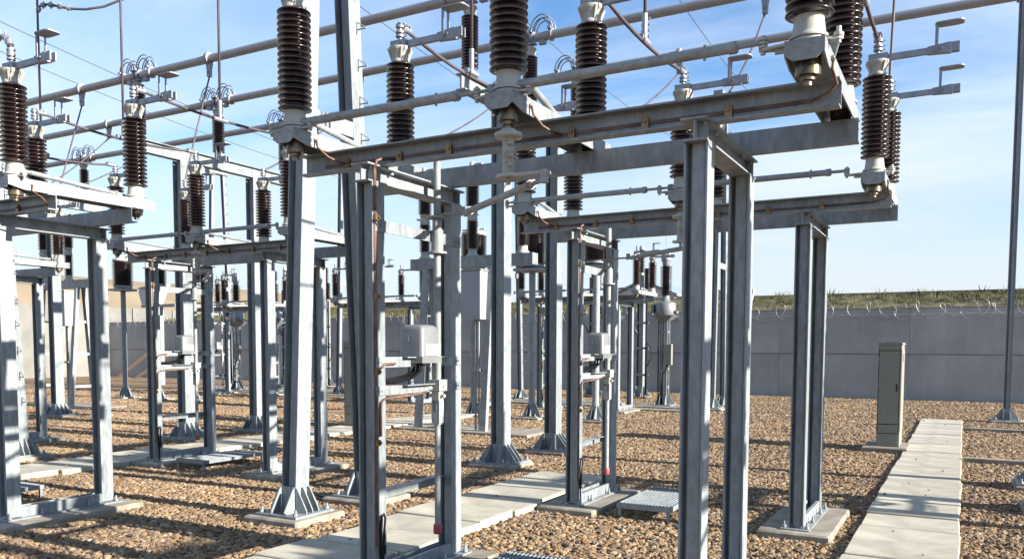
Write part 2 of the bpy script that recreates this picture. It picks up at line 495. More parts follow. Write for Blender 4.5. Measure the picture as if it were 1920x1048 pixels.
POLES = (1.60, 0.015, -1.57)
FRX = (1.045, -1.10)
ZC0, ZC1, ZB1 = 2.645, 2.76, 2.895
YFI, YRI = -0.115, 1.02

def make_disconnector():
    T = empty('disconnector_switch')
    # support frames
    col_f = MB().hsec(-.062, .062, 0, .125, .052, ZC0 - .001).mesh('column'); col_f.materials.append(GALV)
    cap = MB()
    cap.box(-.062, .062, -.035, 1.085, ZC0 + .001, ZC0 + .010)
    cap.box(-.005, .005, -.035, 1.085, ZC0 + .010, ZC1 - .011)
    cap.box(-.068, .068, -.05, 1.10, ZC1 - .011, ZC1 - .001)
    for yy in (.03, .24, .86, 1.04):
        cap.box(.006, .055, yy - .004, yy + .004, ZC0 + .011, ZC1 - .012) if yy in (.03, 1.04) else None
        cap.cyl((.035, yy, ZC1 - .032), (.035, yy, ZC1 - .011), .014, n=6)
    cap = cap.mesh('cap_beam'); cap.materials.append(GALV)
    base = MB()
    base.box(-.12, .12, -.06, 1.11, .0305, .042)
    base.box(.050, .058, .126, .919, .0425, .135)
    base.box(-.058, -.050, .126, .919, .0425, .135)
    base.box(.030, .0495, .126, .919, .1265, .135)
    base = base.mesh('base_channel'); base.materials.append(GALV)
    bl = MB().bolt(0, 0, .042, .058, .010).mesh('anchor_bolt'); bl.materials.append(GALV2)
    for fx in FRX:
        obj('column', col_f, None, T, (fx, 0, 0))
        obj('column', col_f, None, T, (fx, .92, 0))
        obj('cap_beam', cap, None, T, (fx, 0, 0))
        b_ = obj('base_channel', base, None, T, (fx, 0, 0))
        for sx in (-.095, .095):
            for yy in (.0, .3, .76, 1.05):
                obj('anchor_bolt', bl, None, b_, (sx, yy, 0))
    # long beams: front channel opens to the front, rear channel opens to the back
    f = MB()
    f.box(-1.73, 1.713, .158, .166, ZC1, ZB1)
    f.box(-1.73, 1.713, .088, .1575, ZC1, ZC1 + .010); f.box(-1.73, 1.713, .088, .1575, ZB1 - .010, ZB1)
    obj('long_beam', f, GALV, T)
    f = MB()
    f.box(-1.73, 1.713, .885, .893, ZC1, ZB1)
    f.box(-1.73, 1.713, .8935, .948, ZC1, ZC1 + .010); f.box(-1.73, 1.713, .8935, .948, ZB1 - .010, ZB1)
    for xx in np.arange(-1.5, 1.6, .6):
        f.cyl((xx, .8845, ZC1 + .07), (xx, .882, ZC1 + .07), .010, n=8)
    obj('long_beam', f, GALV, T)
    # pole bases
    pb = MB()
    Z0, Z1 = ZB1 + .001, ZB1 + .094
    pb.box(-.088, .088, -.225, 1.165, Z1 - .008, Z1)
    pb.box(-.088, -.080, -.10, 1.165, Z0, Z1 - .0085); pb.box(.080, .088, -.10, 1.165, Z0, Z1 - .0085)
    for s_ in (-1, 1):
        a, b = sorted((s_ * .080, s_ * .088))
        pb.prism([(-.225, Z1 - .0085), (-.225, Z1 - .068), (-.101, Z0), (-.101, Z1 - .0085)], 'x', a, b)
    pb.prism([(-.0795, Z1 - .0085), (.0795, Z1 - .0085), (.0795, Z1 - .068), (.052, Z1 - .092), (-.052, Z1 - .092), (-.0795, Z1 - .068)], 'y', -.225, -.219)
    for s_ in (-1, 1):
        pb.cyl((s_ * .045, -.2255, Z1 - .022), (s_ * .045, -.229, Z1 - .022), .006, n=8)
        pb.cyl((s_ * .089, -.03, Z0 + .05), (s_ * .101, -.03, Z0 + .05), .013, n=6)
    pbm = pb.mesh('pole_base'); pbm.materials.append(GALV2)
    br = MB()
    br.cyl((0, 0, Z0 - .045), (0, 0, Z1 - .009), .058, n=18)
    br.cyl((0, 0, Z0 - .065), (0, 0, Z0 - .0455), .036, n=14)
    br.cyl((0, 0, Z0 - .088), (0, 0, Z0 - .0655), .022, n=6)
    brm = br.mesh('bearing'); brm.materials.append(BEAR)
    lv = MB()   # front lever: disc, arm to the left, lug to the right
    zl = Z1 + .006
    lv.cyl((0, 0, Z1 + .0005), (0, 0, zl + .018), .080, n=20)
    lv.prism([(-.07, -.045), (-.07, .05), (-.205, .018), (-.225, 0), (-.205, -.018)], 'z', zl + .002, zl + .014)
    lv.prism([(-.07, -.012), (-.07, .012), (-.15, .006), (-.15, -.006)], 'z', zl - .02, zl + .0015)
    lv.prism([(.07, -.03), (.135, -.016), (.150, 0), (.135, .016), (.07, .03)][::-1], 'z', zl + .002, zl + .014)
    lv.cyl((-.205, 0, zl - .012), (-.205, 0, zl + .075), .012, n=8)
    for z in (.016, .034, .052):
        lv.cyl((-.205, 0, zl + z), (-.205, 0, zl + z + .013), .021, n=10)
    lv.cyl((.13, 0, zl - .014), (.13, 0, zl + .06), .011, n=8)
    lv.cyl((.13, 0, zl + .016), (.13, 0, zl + .03), .022, n=10)
    lvm = lv.mesh('lever'); lvm.materials.append(CAST)
    lr = MB()
    lr.cyl((0, 0, Z1 + .0005), (0, 0, zl + .018), .080, n=20)
    lr.prism([(-.07, -.03), (-.135, -.016), (-.150, 0), (-.135, .016), (-.07, .03)], 'z', zl + .002, zl + .014)
    lr.cyl((-.13, 0, zl - .014), (-.13, 0, zl + .05), .011, n=8)
    lrm = lr.mesh('lever'); lrm.materials.append(CAST)
    rd = MB()
    a = Vector((.13, YFI, zl + .043)); b = Vector((-.13, YRI, zl + .043)); d = (b - a)
    rd.cyl(a, a + d * .07, .014, n=10); rd.cyl(a + d * .05, a + d * .94, .020, n=12); rd.cyl(a + d * .93, b, .012, n=10)
    rd.cyl(a + d * .86, a + d * .885, .029, n=12)
    rdm = rd.mesh('cross_rod'); rdm.materials.append(GALV2)
    for px in POLES:
        P_ = obj('pole_base', pbm, None, T, (px, 0, 0))
        obj('bearing', brm, None, P_, (0, YFI, 0)); obj('bearing', brm, None, P_, (0, YRI, 0))
        obj('lever', lvm, None, P_, (0, YFI, 0)); obj('lever', lrm, None, P_, (0, YRI, 0))
        obj('cross_rod', rdm, None, P_)
        rot_insulator(T, px, YFI); rot_insulator(T, px, YRI)
    # coupling tubes between the poles
    for xa, xb in ((POLES[2], POLES[1]), (POLES[1], POLES[0])):
        c = MB()
        x0, x1 = xa - .205, xb - .205
        zt = zl + .045
        c.cyl((x0 + .0, YFI, zt), (x0 + .1, YFI, zt), .011, n=8); c.cyl((x1 - .13, YFI, zt), (x1, YFI, zt), .013, n=8)
        c.cyl((x0 + .09, YFI, zt), (x1 - .12, YFI, zt), .0255, n=16)
        c.cyl((x1 - .16, YFI, zt), (x1 - .125, YFI, zt), .030, n=12); c.cyl((x0 + .085, YFI, zt), (x0 + .12, YFI, zt), .030, n=12)
        c.cyl((x1 - .28, YFI, zt - .036), (x1 - .28, YFI, zt + .036), .008, n=6); c.cyl((x0 + .26, YFI, zt - .036), (x0 + .26, YFI, zt + .036), .008, n=6)
        obj('coupling_tube', c, GALV2, T)
    # drive below the middle pole
    px = POLES[1]
    z0 = Z0 - .09
    d = MB()
    prof = [(.034, -.245), (.034, -.12), (.037, -.118), (.037, -.112), (.034, -.11), (.034, -.050), (.034, -.045), (.076, -.044), (.078, -.034), (.078, -.020), (.05, -.018), (.044, -.012), (.044, .0)]
    d.lathe(prof, (px, YFI, z0), n=20)
    for zz in (-.20, -.15, -.08):
        d.cyl((px + .02, YFI - .035, z0 + zz), (px + .05, YFI - .035, z0 + zz), .011, n=6)
        d.cyl((px, YFI - .03, z0 + zz + .02), (px, YFI - .045, z0 + zz + .02), .010, n=6)
    obj('drive_shaft', d, CAST, T)
    d = MB()
    zz = z0 - .245
    pl2 = [(px + .075 * math.cos(t), YFI + .06 * math.sin(t)) for t in np.linspace(.5, 2 * math.pi - .5, 14)]
    d.prism([(px + .25, YFI + .03), *pl2, (px + .25, YFI - .02)], 'z', zz - .018, zz - .001)
    d.cyl((px + .225, YFI, zz - .05), (px + .225, YFI, zz - .019), .018, n=8)
    d.cyl((px, YFI, zz - .055), (px, YFI, zz - .019), .014, n=8)
    obj('crank', d, CAST, T)
    SX, SY = -1.0, .675                 # operating shaft position
    d = MB()
    e0 = Vector((px + .225, YFI, zz - .045)); e1 = Vector((SX + .20, SY, zz - .045))
    dd = e1 - e0
    d.cyl(e0, e0 + dd * .12, .014, n=8); d.cyl(e0 + dd * .1, e0 + dd * .93, .022, n=12); d.cyl(e0 + dd * .92, e1, .013, n=8)
    d.cyl(e0 + dd * .13, e0 + dd * .16, .028, n=10); d.cyl(e0 + dd * .86, e0 + dd * .88, .028, n=10)
    d.cyl(e0 + Vector((0, 0, -.02)), e0 + Vector((0, 0, .05)), .026, n=10)
    obj('crank_rod', d, GALV2, T)
    d = MB()
    d.cyl((SX, SY, 1.2), (SX, SY, 2.90), .026, n=16)
    d.cyl((SX, SY, 2.27), (SX, SY, 2.42), .044, n=16)
    d.cyl((SX, SY, 2.255), (SX, SY, 2.269), .07, n=16); d.cyl((SX, SY, 2.50), (SX, SY, 2.514), .075, n=16)
    d.cyl((SX, SY, 2.421), (SX, SY, 2.499), .034, n=14)
    d.prism([(SX + .03, SY - .025), (SX + .2, SY - .02), (SX + .2, SY + .02), (SX + .03, SY + .025)], 'z', 2.516, 2.53)
    d.box(SX + .2005, SX + .245, SY - .02, SY + .02, 2.515, 2.565)
    obj('operating_shaft', d, GALV2, T)
    d = MB()
    d.box(SX - .05, SX + .05, SY - .05, SY + .05, 1.29, 1.3695); d.box(SX - .03, SX + .03, SY - .03, SY + .03, 1.22, 1.289)
    d.cyl((SX - .06, SY, 1.255), (SX + .06, SY, 1.255), .014, n=8)
    d.cyl((SX - .075, SY, 1.325), (SX + .06, SY - .0, 1.325), .012, n=8)
    d.box(SX - .034, SX - .026, SY - .028, SY + .028, 1.06, 1.2195); d.box(SX + .026, SX + .034, SY - .028, SY + .028, 1.06, 1.2195)
    d.box(SX - .0255, SX + .0255, SY - .025, SY + .025, 1.05, 1.14)
    d.cyl((SX - .10, SY - .12, 1.31), (SX - .02, SY - .04, 1.31), .02, n=8)
    obj('universal_joint', d, CAST, T)
    d = MB()
    d.cyl((SX, SY, .33), (SX, SY, 1.05), .022, n=14)
    hd = obj('handle', d, GALV2, T)
    d = MB(); d.lathe([(.030, .0), (.033, .01), (.033, .06), (.029, .068)], (SX, SY, .262), n=14)
    obj('handle_tip', d, RED, hd)
    # casing of the drive
    g_ = MB()
    bx0, bx1, by0, by1, bz0, bz1 = SX - .14, SX + .055, SY - .265, SY - .055, 1.535, 1.75
    def ring(z, ins, rr):
        pts = []
        for cxn, cyn, a0 in ((bx1 - rr - ins, by1 - rr - ins, 0), (bx0 + rr + ins, by1 - rr - ins, 90), (bx0 + rr + ins, by0 + rr + ins, 180), (bx1 - rr - ins, by0 + rr + ins, 270)):
            for q in range(5):
                t = R(a0 + q * 22.5)
                pts.append((cxn + rr * math.cos(t), cyn + rr * math.sin(t), z))
        return pts
    rings = [ring(bz0, 0, .026), ring(bz0 + .18, 0.003, .026), ring(bz0 + .203, .009, .026), ring(bz0 + .215, .026, .024), ring(bz0 + .219, .05, .02)]
    vs = sum(rings, [])
    n = 20
    fs = [(k * n + i, k * n + (i + 1) % n, (k + 1) * n + (i + 1) % n, (k + 1) * n + i) for k in range(4) for i in range(n)] + [tuple(range(80, 100))]
    g_.add(vs, fs, True)
    gc = obj('drive_casing', g_, SILVER, T)
    g_ = MB()
    g_.box(bx0 - .012, bx1 + .01, by0 - .012, by1 + .012, bz0 - .045, bz0 - .001)
    g_.cyl((bx0 + .06, by0 - .0125, bz0 - .022), (bx0 + .06, by0 - .018, bz0 - .022), .010, n=8)
    g_.box(bx0 - .075, bx0 - .0125, by0 + .02, by1 - .02, bz0 - .052, bz0 - .04)
    obj('casing_base', g_, SILVER, gc)
    g_ = MB(); g_.box(bx1 + .0005, bx1 + .0025, by0 + .05, by1 - .03, bz0 + .01, bz0 + .085)
    obj('casing_label', g_, LABEL, gc)
    g_ = MB()
    fw_ = by0 - .0015
    g_.prism([(bx0 + .03, bz0 + .10), (bx0 + .085, bz0 + .10), (bx0 + .08, bz0 + .155), (bx0 + .035, bz0 + .155)], 'y', fw_ - .002, fw_)
    obj('hatch', g_, ALU_D, gc)
    for q in range(3):
        c = MB()
        p0 = Vector((bx0 + .09 + q * .03, by0 + .06, bz0 - .046))
        c.path([p0, p0 + Vector((-.01, 0, -.05)), p0 + Vector((-.06, -.03, -.09 - q * .006)), p0 + Vector((-.16, -.09, -.115 - q * .008)), p0 + Vector((-.22 - q * .03, -.22, -.12 - q * .01))], .011, 8)
        obj('cable', c, BLACK, T)
    # horizontal bars between the two columns of the drive frame
    fx = FRX[1]
    for zc, hh in ((2.375, .075), (1.50, .068), (1.315, .06)):
        b = MB()
        b.box(fx + .0625, fx + .070, .02, 1.03, zc - hh / 2, zc + hh / 2)
        b.box(fx + .0705, fx + .115, .30, .85, zc + hh / 2 - .007, zc + hh / 2) if zc < 2 else None
        for yy in (.04, .08, .97, 1.0):
            b.cyl((fx + .0702, yy, zc), (fx + .076, yy, zc), .009, n=6)
        obj('cross_bar', b, GALV, T)
    b = MB()
    b.box(fx - .058, fx - .05, .126, .919, .575, .645); b.box(fx - .0495, fx - .005, .126, .919, .637, .645)
    obj('cross_bar', b, GALV, T)
    # earthing strip
    e = MB()
    ze = ZC1 + .055
    e.box(-1.56, 1.585, .152, .1575, ze - .010, ze + .010)
    es = obj('earth_strip', e, COPPER, T)
    for xx in (-1.36, -.93, -.55, -.13, .28, .72, 1.17):
        k = MB()
        k.prism([(xx - .02, ze - .036), (xx + .02, ze - .036), (xx + .02, ze + .02), (xx + .012, ze + .036), (xx - .012, ze + .036), (xx - .02, ze + .02)], 'y', .138, .1495)
        k.cyl((xx, .130, ze + .008), (xx, .1379, ze + .008), .010, n=6)
        obj('strip_clamp', k, BRASS, es)
    for px in POLES:
        k = MB()
        q_ = -.62 if px > 1 else 1
        k.path([(px + .10, -.03, ZB1 + .05), (px + .115 - (.02 if q_ < 0 else 0), -.035, ZB1 + .0), (px + .115 + .015 * q_, .045, ZB1 - .045), (px + .10 + .06 * q_, .10, ZB1 - .068), (px + .10 + .10 * q_ + (-.06 if q_ < 0 else 0), .152, ze)], .0075, 6)
        obj('earth_tail', k, COPPER, es)
    e = MB()
    xs = fx + .0632
    e.box(xs, xs + .006, .012, .036, .30, ZC1 - .02)
    e.path([(xs + .003, .024, ZC1 - .03), (xs + .004, .04, ZC1 + .02), (xs + .01, .10, ZC1 + .045), (xs + .06, .146, ze - .01)], .010, 6)
    e2 = obj('earth_strip', e, COPPER, T)
    for zz in (2.42, 1.92, 1.44, .98):
        k = MB(); k.box(xs + .0065, xs + .02, .008, .048, zz - .02, zz + .02); k.cyl((xs + .0205, .04, zz), (xs + .03, .04, zz), .010, n=6)
        obj('strip_clamp', k, BRASS, e2)
    e = MB(); e.path([(xs + .01, .06, 1.46), (xs + .015, .10, 1.487), (xs + .02, .20, 1.49), (bx0 - .05, by0 + .05, 1.49)], .009, 6)
    obj('earth_tail', e, COPPER, e2)
    e = MB(); e.path([(xs + .012, .058, 1.02), (xs + .012, .058, 1.20), (xs + .013, .066, 1.24), (xs + .015, .10, 1.262), (xs + .02, .45, 1.275), (xs + .02, .56, 1.285)], .0085, 6)
    obj('earth_tail', e, COPPER, e2)
    c = MB()
    c.path([(fx + .08, .06, .05), (fx + .075, .055, .25), (fx + .075, .045, .42), (fx + .08, .05, .49), (fx + .085, .07, .51), (fx + .085, .085, .48), (fx + .08, .078, .38), (fx + .078, .07, .2)], .008, 6)
    c.box(fx + .067, fx + .088, .045, .09, .24, .30)
    obj('earth_lead', c, BLACK, T)
    return T

A = make_disconnector()
A.location = (XC, YA, 0)
tag(A, 'nearest isolator switch filling the centre, on galvanised portal frames with copper earth strip', 'isolator switch', 'isolator switches on steel frames')
def disc(k, y, label, skip=()):
    o = copy_tree(A, None, skip); o.location = (XC + bay(k), y, 0)
    o['label'] = label
    return o
disc(1, YA, 'isolator switch cut by the left edge, large brown insulators above the first frame')
disc(0, YB, 'isolator switch behind the nearest one, its right end standing against open sky')
disc(1, YB, 'isolator switch left of centre with silver drive box, behind the leaning column')
disc(2, YB, 'isolator switch mostly hidden at the far left behind the cut-off frame')
disc(1, YF, 'small distant isolator switch seen between the central columns near the grey wall')
disc(2, YF, 'small distant isolator switch seen far off left of the central columns')
disc(3, YF, 'smallest distant isolator switch before the pale bank on the left')
disc(-1, YA, 'unseen isolator switch copy added just outside the right edge to cast shadows')  # added out of view, shades the right faces of the nearest frame
disc(-1, YB + 1.4, 'unseen isolator switch copy added beyond the right edge for shadow bands on the slab path')  # added out of view, depth chosen so its shadows band the slab path

# plinths under switch frames
pm = MB().cbox(-.305, .305, -.16, 1.22, GZ - .12, .030, .015).mesh('concrete_plinth'); pm.materials.append(CONC)
for k, y in ((0, YA), (1, YA), (0, YB), (1, YB), (2, YB), (1, YF), (2, YF), (3, YF), (-1, YA)):
    for fx in FRX:
        struct(obj('concrete_plinth', pm, None, None, (XC + bay(k) + fx, y, 0)))

# ------------------------------------------------------------------ step gratings beside the drives
def make_grating():
    T = empty('step_grating')
    z1 = .105
    f = MB()
    f.box(-.265, .265, 0, .006, z1 - .045, z1); f.box(-.265, .265, 1.064, 1.07, z1 - .045, z1)
    f.box(-.265, -.259, .0065, 1.0635, z1 - .045, z1); f.box(.259, .265, .0065, 1.0635, z1 - .045, z1)
    obj('frame', f, GALV, T)
    f = MB()
    for i in range(16):
        x = -.243 + i * .486 / 15
        f.box(x - .003, x + .003, .007, 1.063, z1 - .035, z1 - .002)
    obj('bearing_bars', f, GALV, T)['kind'] = 'stuff'
    f = MB()
    for j in range(11):
        y = .03 + j * .1
        f.box(-.258, .258, y - .002, y + .002, z1 - .022, z1 - .014)
    obj('cross_wires', f, GALV, T)['kind'] = 'stuff'
    for x in (-.255, .225):
        for y in (.01, 1.03):
            obj('leg', MB().box(x, x + .03, y, y + .03, GZ - .03, z1 - .046), GALV, T)
    return T
G0 = make_grating(); G0.location = (-2.615, 7.31, 0)
tag(G0, 'low galvanised step grating on gravel beside the second isolator drive', 'grating', 'step gratings below the drives')
for (x, y, l) in ((-2.615, 4.13, 'low step grating at the bottom edge of the photo'), (-2.615 + DX, 7.31, 'low step grating below the silver drive box left of centre'), (-2.615 + DX, 4.13, 'low step grating at the far left behind the cut-off frame')):
    o = copy_tree(G0); o.location = (x, y, 0); o['label'] = l

# ------------------------------------------------------------------ gusseted base
BOLT_M = MB().bolt(0, 0, 0, .055, .013).mesh('anchor_bolt'); BOLT_M.materials.append(GALV2)
def gusset_base(parent, x, y, w, d, z0=.031, ps=.255, hh=.25):
    b = MB()
    b.box(x - ps, x + ps, y - ps, y + ps, z0, z0 + .022)
    t = .006
    for s_ in (-1, 1):
        b.box(x - w + .014, x + w - .014, min(y + s_ * (d - .012), y + s_ * (d - .004)), max(y + s_ * (d - .012), y + s_ * (d - .004)), z0 + .0225, z0 + hh + .01)
    for gx in (-w + .006, w - .006):
        for s_ in (-1, 1):
            e = y + s_ * d
            poly = [(e + s_ * .002, z0 + .0225), (e + s_ * (ps - d - .03), z0 + .0225), (e + s_ * (ps - d - .03), z0 + .05), (e + s_ * .02, z0 + hh), (e + s_ * .002, z0 + hh)]
            if abs(gx) > 0 or True:
                b.prism(poly, 'x', x + gx - t, x + gx + t)
    for gy in (-d, 0, d):
        for s_ in (-1, 1):
            e = x + s_ * w
            poly = [(e + s_ * .007, z0 + .0225), (e + s_ * (ps - w - .03), z0 + .0225), (e + s_ * (ps - w - .03), z0 + .05), (e + s_ * .025, z0 + hh), (e + s_ * .007, z0 + hh)]
            b.prism(poly, 'y', y + gy - t + (.0 if gy == 0 else -math.copysign(.008, gy)), y + gy + t + (.0 if gy == 0 else -math.copysign(.008, gy)))
    o = obj('gusset_base', b, GALV, parent)
    for sx in (-1, 1):
        for sy in (-1, 1):
            obj('anchor_bolt', BOLT_M, None, o, (x + sx * (ps - .045), y + sy * (ps - .045), z0 + .022))
    return o

# ------------------------------------------------------------------ A-frame gantry columns
def lean_h(y0b, y0t, zt, w, d, ft=.012, wt=.010):
    """leaning H leg: at x in [-w,w], depth d around centre line from y0b (z=.05) to y0t (z=zt)"""
    m = MB(); zb = .054
    def blk(x0, x1, d0, d1):
        m.hexa([(x0, y0b + d0, zb), (x1, y0b + d0, zb), (x1, y0b + d1, zb), (x0, y0b + d1, zb), (x0, y0t + d0, zt), (x1, y0t + d0, zt), (x1, y0t + d1, zt), (x0, y0t + d1, zt)])
    blk(-w, -w + ft, -d, d); blk(w - ft, w, -d, d); gw = .04
    blk(-w + ft, -w + ft + gw, d * .3, d * .3 + wt); blk(-w + ft + gw, -w + ft + gw + wt, -d * .55, d * .3 + wt); blk(-w + ft + gw + wt, w - ft, -d * .55, -d * .55 + wt)
    return m
def make_gantry(ztop, w=.088, d=.088, k1=.049, k2=.05, single=False):
    T = empty('gantry_column')
    yb = 1.07
    obj('leg', lean_h(0, k1 * ztop, ztop, w, d), GALV, T)
    gusset_base(T, 0, 0, w, d)
    z = .8
    st_m = MB().cyl((0, 0, 0), (.114, 0, -.002), .007, n=6).cyl((0, 0, .075), (.111, 0, .006), .006, n=6).mesh('step_iron')
    st_m.materials.append(GALV2)
    if not single:
        obj('leg', lean_h(yb, yb - k2 * ztop, ztop, w, d), GALV, T)
        gusset_base(T, 0, yb, w, d)
        for zz in (3.76, 7.0):
            if zz < ztop - 1:
                b = MB().box(w - .012, w - .001, k1 * zz + d + .001, yb - k2 * zz - d - .001, zz - .075, zz + .075)
                obj('brace', b, GALV2, T)
        c = MB().box(-.12, .12, k1 * ztop - .2, yb - k2 * ztop + .2, ztop + .001, ztop + .2)
        obj('crown', c, GALV, T)
    while z < ztop - .3 and not single:
        obj('step_iron', st_m, None, T, (w + .001, .03 if single else yb - k2 * z + .03, z))
        z += .36
    return T
GXN, GYN = -5.5, 5.70
gt = make_gantry(10.4)
gt.location = (GXN, GYN, 0)
tag(gt, 'tall leaning A-frame gantry column left of the nearest switch, bright on its right side', 'gantry column', 'A-frame gantry columns')
for k, y, l in ((1, GYN, 'A-frame gantry column whose foot shows at the left edge behind the cut-off frame'),):
    o = copy_tree(gt); o.location = (GXN + bay(k), y, 0); o['label'] = l
fg = make_gantry(8.0, .07, .06, .03, .04)
fg.location = (-5.72, 21.2, 0)
tag(fg, 'slim far gantry column by the wall, seen between the right-hand frame columns', 'gantry column', 'A-frame gantry columns')
rp = make_gantry(9.5, .07, .06, 0, 0, True); rp.location = (.88, 21.0, 0)
tag(rp, 'dark slim upright column standing at the right edge before the wall', 'gantry column', 'A-frame gantry columns')
for x, y, l in ((-12.0, 21.2, 'slim far gantry column half hidden behind the central columns'), (-18.4, 21.2, 'slim far gantry column with splayed foot left of the leaning column'), (-24.6, 21.2, 'slim far gantry column with step irons, before the wall left of centre')):
    o = copy_tree(fg); o.location = (x, y, 0); o['label'] = l
sq = MB().cbox(-.335, .335, -.335, .335, GZ - .1, .030, .015).mesh('concrete_plinth'); sq.materials.append(CONC)
for x, y in [(GXN + bay(k), GYN) for k in (0, 1)] + [(-5.72, 21.2), (.9, 21.0), (-12.0, 21.2), (-18.4, 21.2), (-24.6, 21.2)]:
    for q in ((0,) if x == .9 else (0, 1.07)):
        struct(obj('concrete_plinth', sq, None, None, (x, y + q, 0)))

# ------------------------------------------------------------------ bus supports and busbars
BUSY = (8.84, 10.45, 12.06)
BZ = 5.945
BX = -5.5
def make_bus_support():
    T = empty('busbar_support')
    for y in (9.64, 11.26):
        obj('column', MB().hsec(-.10, .10, y - .10, y + .10, .054, 4.748, .013, .010), GALV, T)
        gusset_base(T, 0, y, .10, .10, ps=.31, hh=.25)
    b = MB()
    b.box(-.07, .07, 8.62, 12.5, 4.75, 4.763); b.box(-.006, .006, 8.62, 12.5, 4.7635, 4.9365); b.box(-.07, .07, 8.62, 12.5, 4.937, 4.95)
    b.box(.012, .018, 8.62, 12.5, 4.775, 4.925)
    bm_ = obj('cross_beam', b, GALV, T)
    for y in BUSY:
        i = obj('insulator', ins_mesh, None, T, (0, y, 5.055))
        obj('neck', neck_mesh, None, i, (0, 0, -.099))
        obj('head', head_mesh, None, i, (0, 0, SH_H - .001))
        s_ = MB()
        s_.cyl((0, 0, SH_H + .112), (0, 0, SH_H + .17), .04, n=10)
        s_.box(-.09, .09, -.05, .05, SH_H + .155, SH_H + .175)
        obj('busbar_saddle', s_, ALU_D, i)
    return T
bs = make_bus_support()
bs.location = (BX, 0, 0)
tag(bs, 'upright busbar support of two columns and cross beam behind the second isolator', 'busbar support', 'busbar supports')
for k, l in ((1, 'upright busbar support of two columns carrying a sunlit beam in the left half'), (2, 'upright busbar support at the far left behind the cut-off frame'), (-1.016, 'busbar support whose footings show at the right edge beside the slab path')):
    o = copy_tree(bs); o.location = (BX + bay(k), 0, 0); o['label'] = l
for k in (-1.016, 0, 1, 2):
    for y in (9.64, 11.26):
        struct(obj('concrete_plinth', sq, None, None, (BX + bay(k), y, 0)))

loop_m = MB()
for s_ in (-1, 1):
    for yy in (-.055, .055):
        for rr in (.17, .125):
            loop_m.path([(s_ * .20 + rr * math.cos(t), yy, .07 + 1.25 * rr * math.sin(t)) for t in np.linspace(0, math.pi, 15)], .0095, 6)
    for xx in (.04, .34):
        loop_m.cyl((s_ * xx - .02, 0, 0), (s_ * xx + .02, 0, 0), .085, n=14)
        loop_m.box(s_ * xx - .025, s_ * xx + .025, -.10, .10, .055, .085)
    loop_m.box(s_ * .2 - .05, s_ * .2 + .05, -.03, .03, -.11, -.05)
loop_m = loop_m.mesh('expansion_joint'); loop_m.materials.append(ALU_D)
clamp_m = MB()
clamp_m.cyl((-.03, 0, 0), (.03, 0, 0), .095, n=18)
clamp_m.prism([(-.055, -.07), (.055, -.07), (.035, -.16), (.03, -.27), (-.03, -.27), (-.035, -.16)], 'y', -.025, .025)
clamp_m.cyl((0, -.045, -.2), (0, .045, -.2), .014, n=6)
clamp_m = clamp_m.mesh('dropper_clamp'); clamp_m.materials.append(ALU_D)
DROP = {0: [(-.67, 0, 0), (-10.15, 1, 2), (-13.27, 2, 0), (-19.5, 3, 0)], 1: [(-2.255, 0, 1), (-8.555, 1, 1), (-14.86, 2, 1)], 2: [(-3.84, 0, 2), (-6.97, 1, 0), (-16.44, 2, 2)]}
BL = ('busbar tube nearest the camera, highest of the three at the top left', 'middle busbar tube of the three crossing the sky', 'farthest busbar tube of the three, running out at the top right corner')
for i, y in enumerate(BUSY):
    T = empty('busbar', (0, y, BZ))
    tag(T, BL[i], 'busbar', 'tubular busbars')
    sup = [BX + bay(k) for k in (4, 3, 2, 1, 0, -1)]
    segs = [(-44, sup[0])] + list(zip(sup[:-1], sup[1:])) + [(sup[-1], 9.0)]
    for a, b in segs:
        obj('tube', MB().cyl((a + .10, 0, 0), (b - .10, 0, 0), .060, n=20), ALU, T)
    for x in sup:
        obj('expansion_joint', loop_m, None, T, (x, 0, 0))
    for x, k, p in DROP[i]:
        obj('dropper_clamp', clamp_m, None, T, (x, 0, 0))

